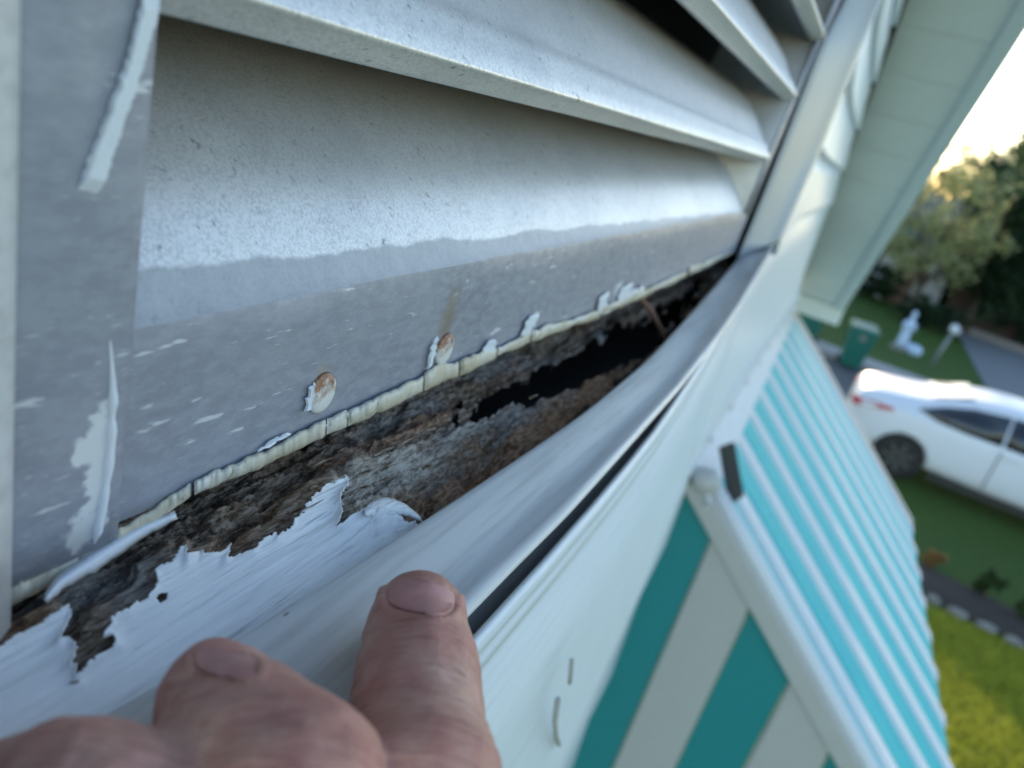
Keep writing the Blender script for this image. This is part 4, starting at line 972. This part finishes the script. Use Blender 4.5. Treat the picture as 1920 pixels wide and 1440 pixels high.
shrub(1632, 560, 1.3, 1.5, M['leafd'], 'dark shrub at the foot of the pale house, above the bins', 2600, .09, seed=9)
shrub(1712, 606, 1.1, 1.2, M['leafd'], 'dark shrub behind the garden statue', 2600, .09, seed=10)
shrub(1748, 620, 1.2, 1.1, M['leafd'], 'dark shrub behind the letterbox', 2600, .09, seed=11)
# ---- flower bed with a row of edging stones
n = 24; V = []
for y in np.linspace(-1.2, -6.0, n):
    for x, z in ((9.60, .012), (9.75, .05), (10.1, .07), (10.42, .05), (10.55, .012)): V.append((x + .08 * math.sin(y * 2.1), y, z + .02 * random.random()))
tag(mk('flower_bed', V, gridf(n, 5), M['soil'], None, True, abs_z=True), kind='structure')
sb = bmesh.new(); bmesh.ops.create_icosphere(sb, subdivisions=2, radius=1.)
SV = np.array([v.co[:] for v in sb.verts]); SF = [[q.index for q in f_.verts] for f_ in sb.faces]; sb.free()
y = -1.6
k = 0
words = ['nearest the awning', 'second from the awning', 'third from the awning', 'fourth from the awning', 'fifth from the awning', 'sixth from the awning', 'seventh from the awning', 'eighth from the awning', 'ninth from the awning', 'tenth from the awning', 'eleventh from the awning']
while y > -4.3:
    L = random.uniform(.10, .15); nz_ = 1 + .35 * (rng.random(len(SV)) - .5)
    vv = SV * nz_[:, None] * np.array([.075, L * .95, .065]) + np.array([9.52 + .08 * math.sin(y * 2.1) + random.uniform(-.02, .02), y - L, .045])
    o = tag(mk('edging_stone', vv, SF, M['stone'], None, True, abs_z=True), 'pale stone edging the flower bed, ' + (words[k] if k < len(words) else 'far along the row'), 'stone', 'stones edging the bed'); k += 1
    y -= 2 * L + random.uniform(.01, .05)
# ---- pale house across the road
NH = thing('pale_house', (40, -.6, 0), 'pale grey house with blue grey roof behind the yellow green tree', 'house')
mk('wall', boxv(38, 46, -4.1, 5.5, 0, 2.9), BOXF, M['wallw'], NH, abs_z=True)
V = [(37.5, -4.6, 2.85), (46.5, -4.6, 2.85), (42, -4.6, 5.0), (37.5, 6, 2.85), (46.5, 6, 2.85), (42, 6, 5.0)]
rf = mk('roof', V, [(0, 2, 1), (3, 4, 5), (0, 3, 5, 2), (1, 2, 5, 4), (0, 1, 4, 3)], M['slate'], NH, abs_z=True)
mk('dormer', [(38.6, -3.4, 3.3), (38.6, -2.0, 3.3), (38.6, -2.0, 4.2), (38.6, -3.4, 4.2), (41, -3.4, 4.2), (41, -2.0, 4.2), (41, -2, 3.9), (41, -3.4, 3.9)], [(0, 1, 2, 3), (3, 2, 5, 4), (0, 3, 4, 7), (1, 6, 5, 2)], M['wallw'], NH, abs_z=True)
for (ya, yb, za, zb) in ((-3.0, -2.4, 3.5, 3.95),):
    mk('window', boxv(38.55, 38.59, ya, yb, za, zb), BOXF, M['glass'], NH, abs_z=True)
for ya in (-1.2, 1.8, 4.0):
    wn = mk('window', boxv(37.94, 37.99, ya, ya + 1.1, 1.0, 2.2), BOXF, M['glass'], NH, abs_z=True)
mk('door', boxv(37.94, 37.99, -2.9, -2.0, 0, 2.05), BOXF, simple('brown_door', (.16, .09, .06), .6), NH, abs_z=True)
# ---- dark boarded fence and low concrete upstand at the end of the drive
FN = thing('board_fence', (37, -8, 0), 'dark brown boarded fence under the dark trees at the end of the drive', 'fence')
bme = None
for k in range(44):
    y = -4.35 - k * .2
    if bme is None:
        o = mk('board', boxv(36.9, 36.93, y - .185, y, 0, 2.0), BOXF, M['brown'], FN, abs_z=True); bme = o
    else:
        o = bme.copy(); COL.objects.link(o); o.location = Vector(bme.location) + Vector((.012 * (k % 2), -.2 * k, .02 * random.random()))
for z in (.4, 1.6): mk('fence_rail', boxv(36.95, 37.02, -13.2, -4.35, z, z + .09), BOXF, M['brown'], FN, abs_z=True)
LW = mk('low_wall', [(36.1, -4.6, 0), (36.35, -4.6, 0), (35.05, -9.5, 0), (34.8, -9.5, 0), (36.1, -4.6, .28), (36.35, -4.6, .28), (35.05, -9.5, .28), (34.8, -9.5, .28)], [(0, 1, 2, 3), (4, 7, 6, 5), (0, 4, 5, 1), (1, 5, 6, 2), (2, 6, 7, 3), (3, 7, 4, 0)], simple('weathered_brown_concrete', (.20, .17, .15), .9), None, abs_z=True)
tag(LW, 'low brown grey wall closing the far end of the drive', 'wall')

# ---- blades of grass on the near lawn
def blades(n, x0, x1, y0, y1, h, seed):
    r_ = np.random.default_rng(seed); x = r_.uniform(x0, x1, n); y = r_.uniform(y0, y1, n)
    dens = fbm(x * 1.3, y * 1.3, 3, 8); hh = h * (.5 + .9 * r_.random(n)) * (.6 + .8 * dens); q = r_.uniform(0, 2 * math.pi, n); wd = .006 + .006 * r_.random(n); ln = r_.normal(0, .45, (n, 2)) * hh[:, None]
    a = np.stack([x - wd * np.cos(q), y - wd * np.sin(q), 0 * x], 1); b = np.stack([x + wd * np.cos(q), y + wd * np.sin(q), 0 * x], 1); c = np.stack([x + ln[:, 0], y + ln[:, 1], hh], 1)
    V = np.stack([a, b, c], 1).reshape(-1, 3); i = np.arange(n) * 3; return V, np.stack([i, i + 1, i + 2], 1)
M['blade'] = mat_leaf('lawn_blade', (.22, .27, .03), (.38, .40, .05))
V, f = blades(90000, 4.8, 9.45, -5.2, -.8, .075, 4)
tag(mk('lawn_grass', V, f, M['blade'], None, abs_z=True), 'short yellow green lawn grass below the awning', 'grass', kind='stuff')
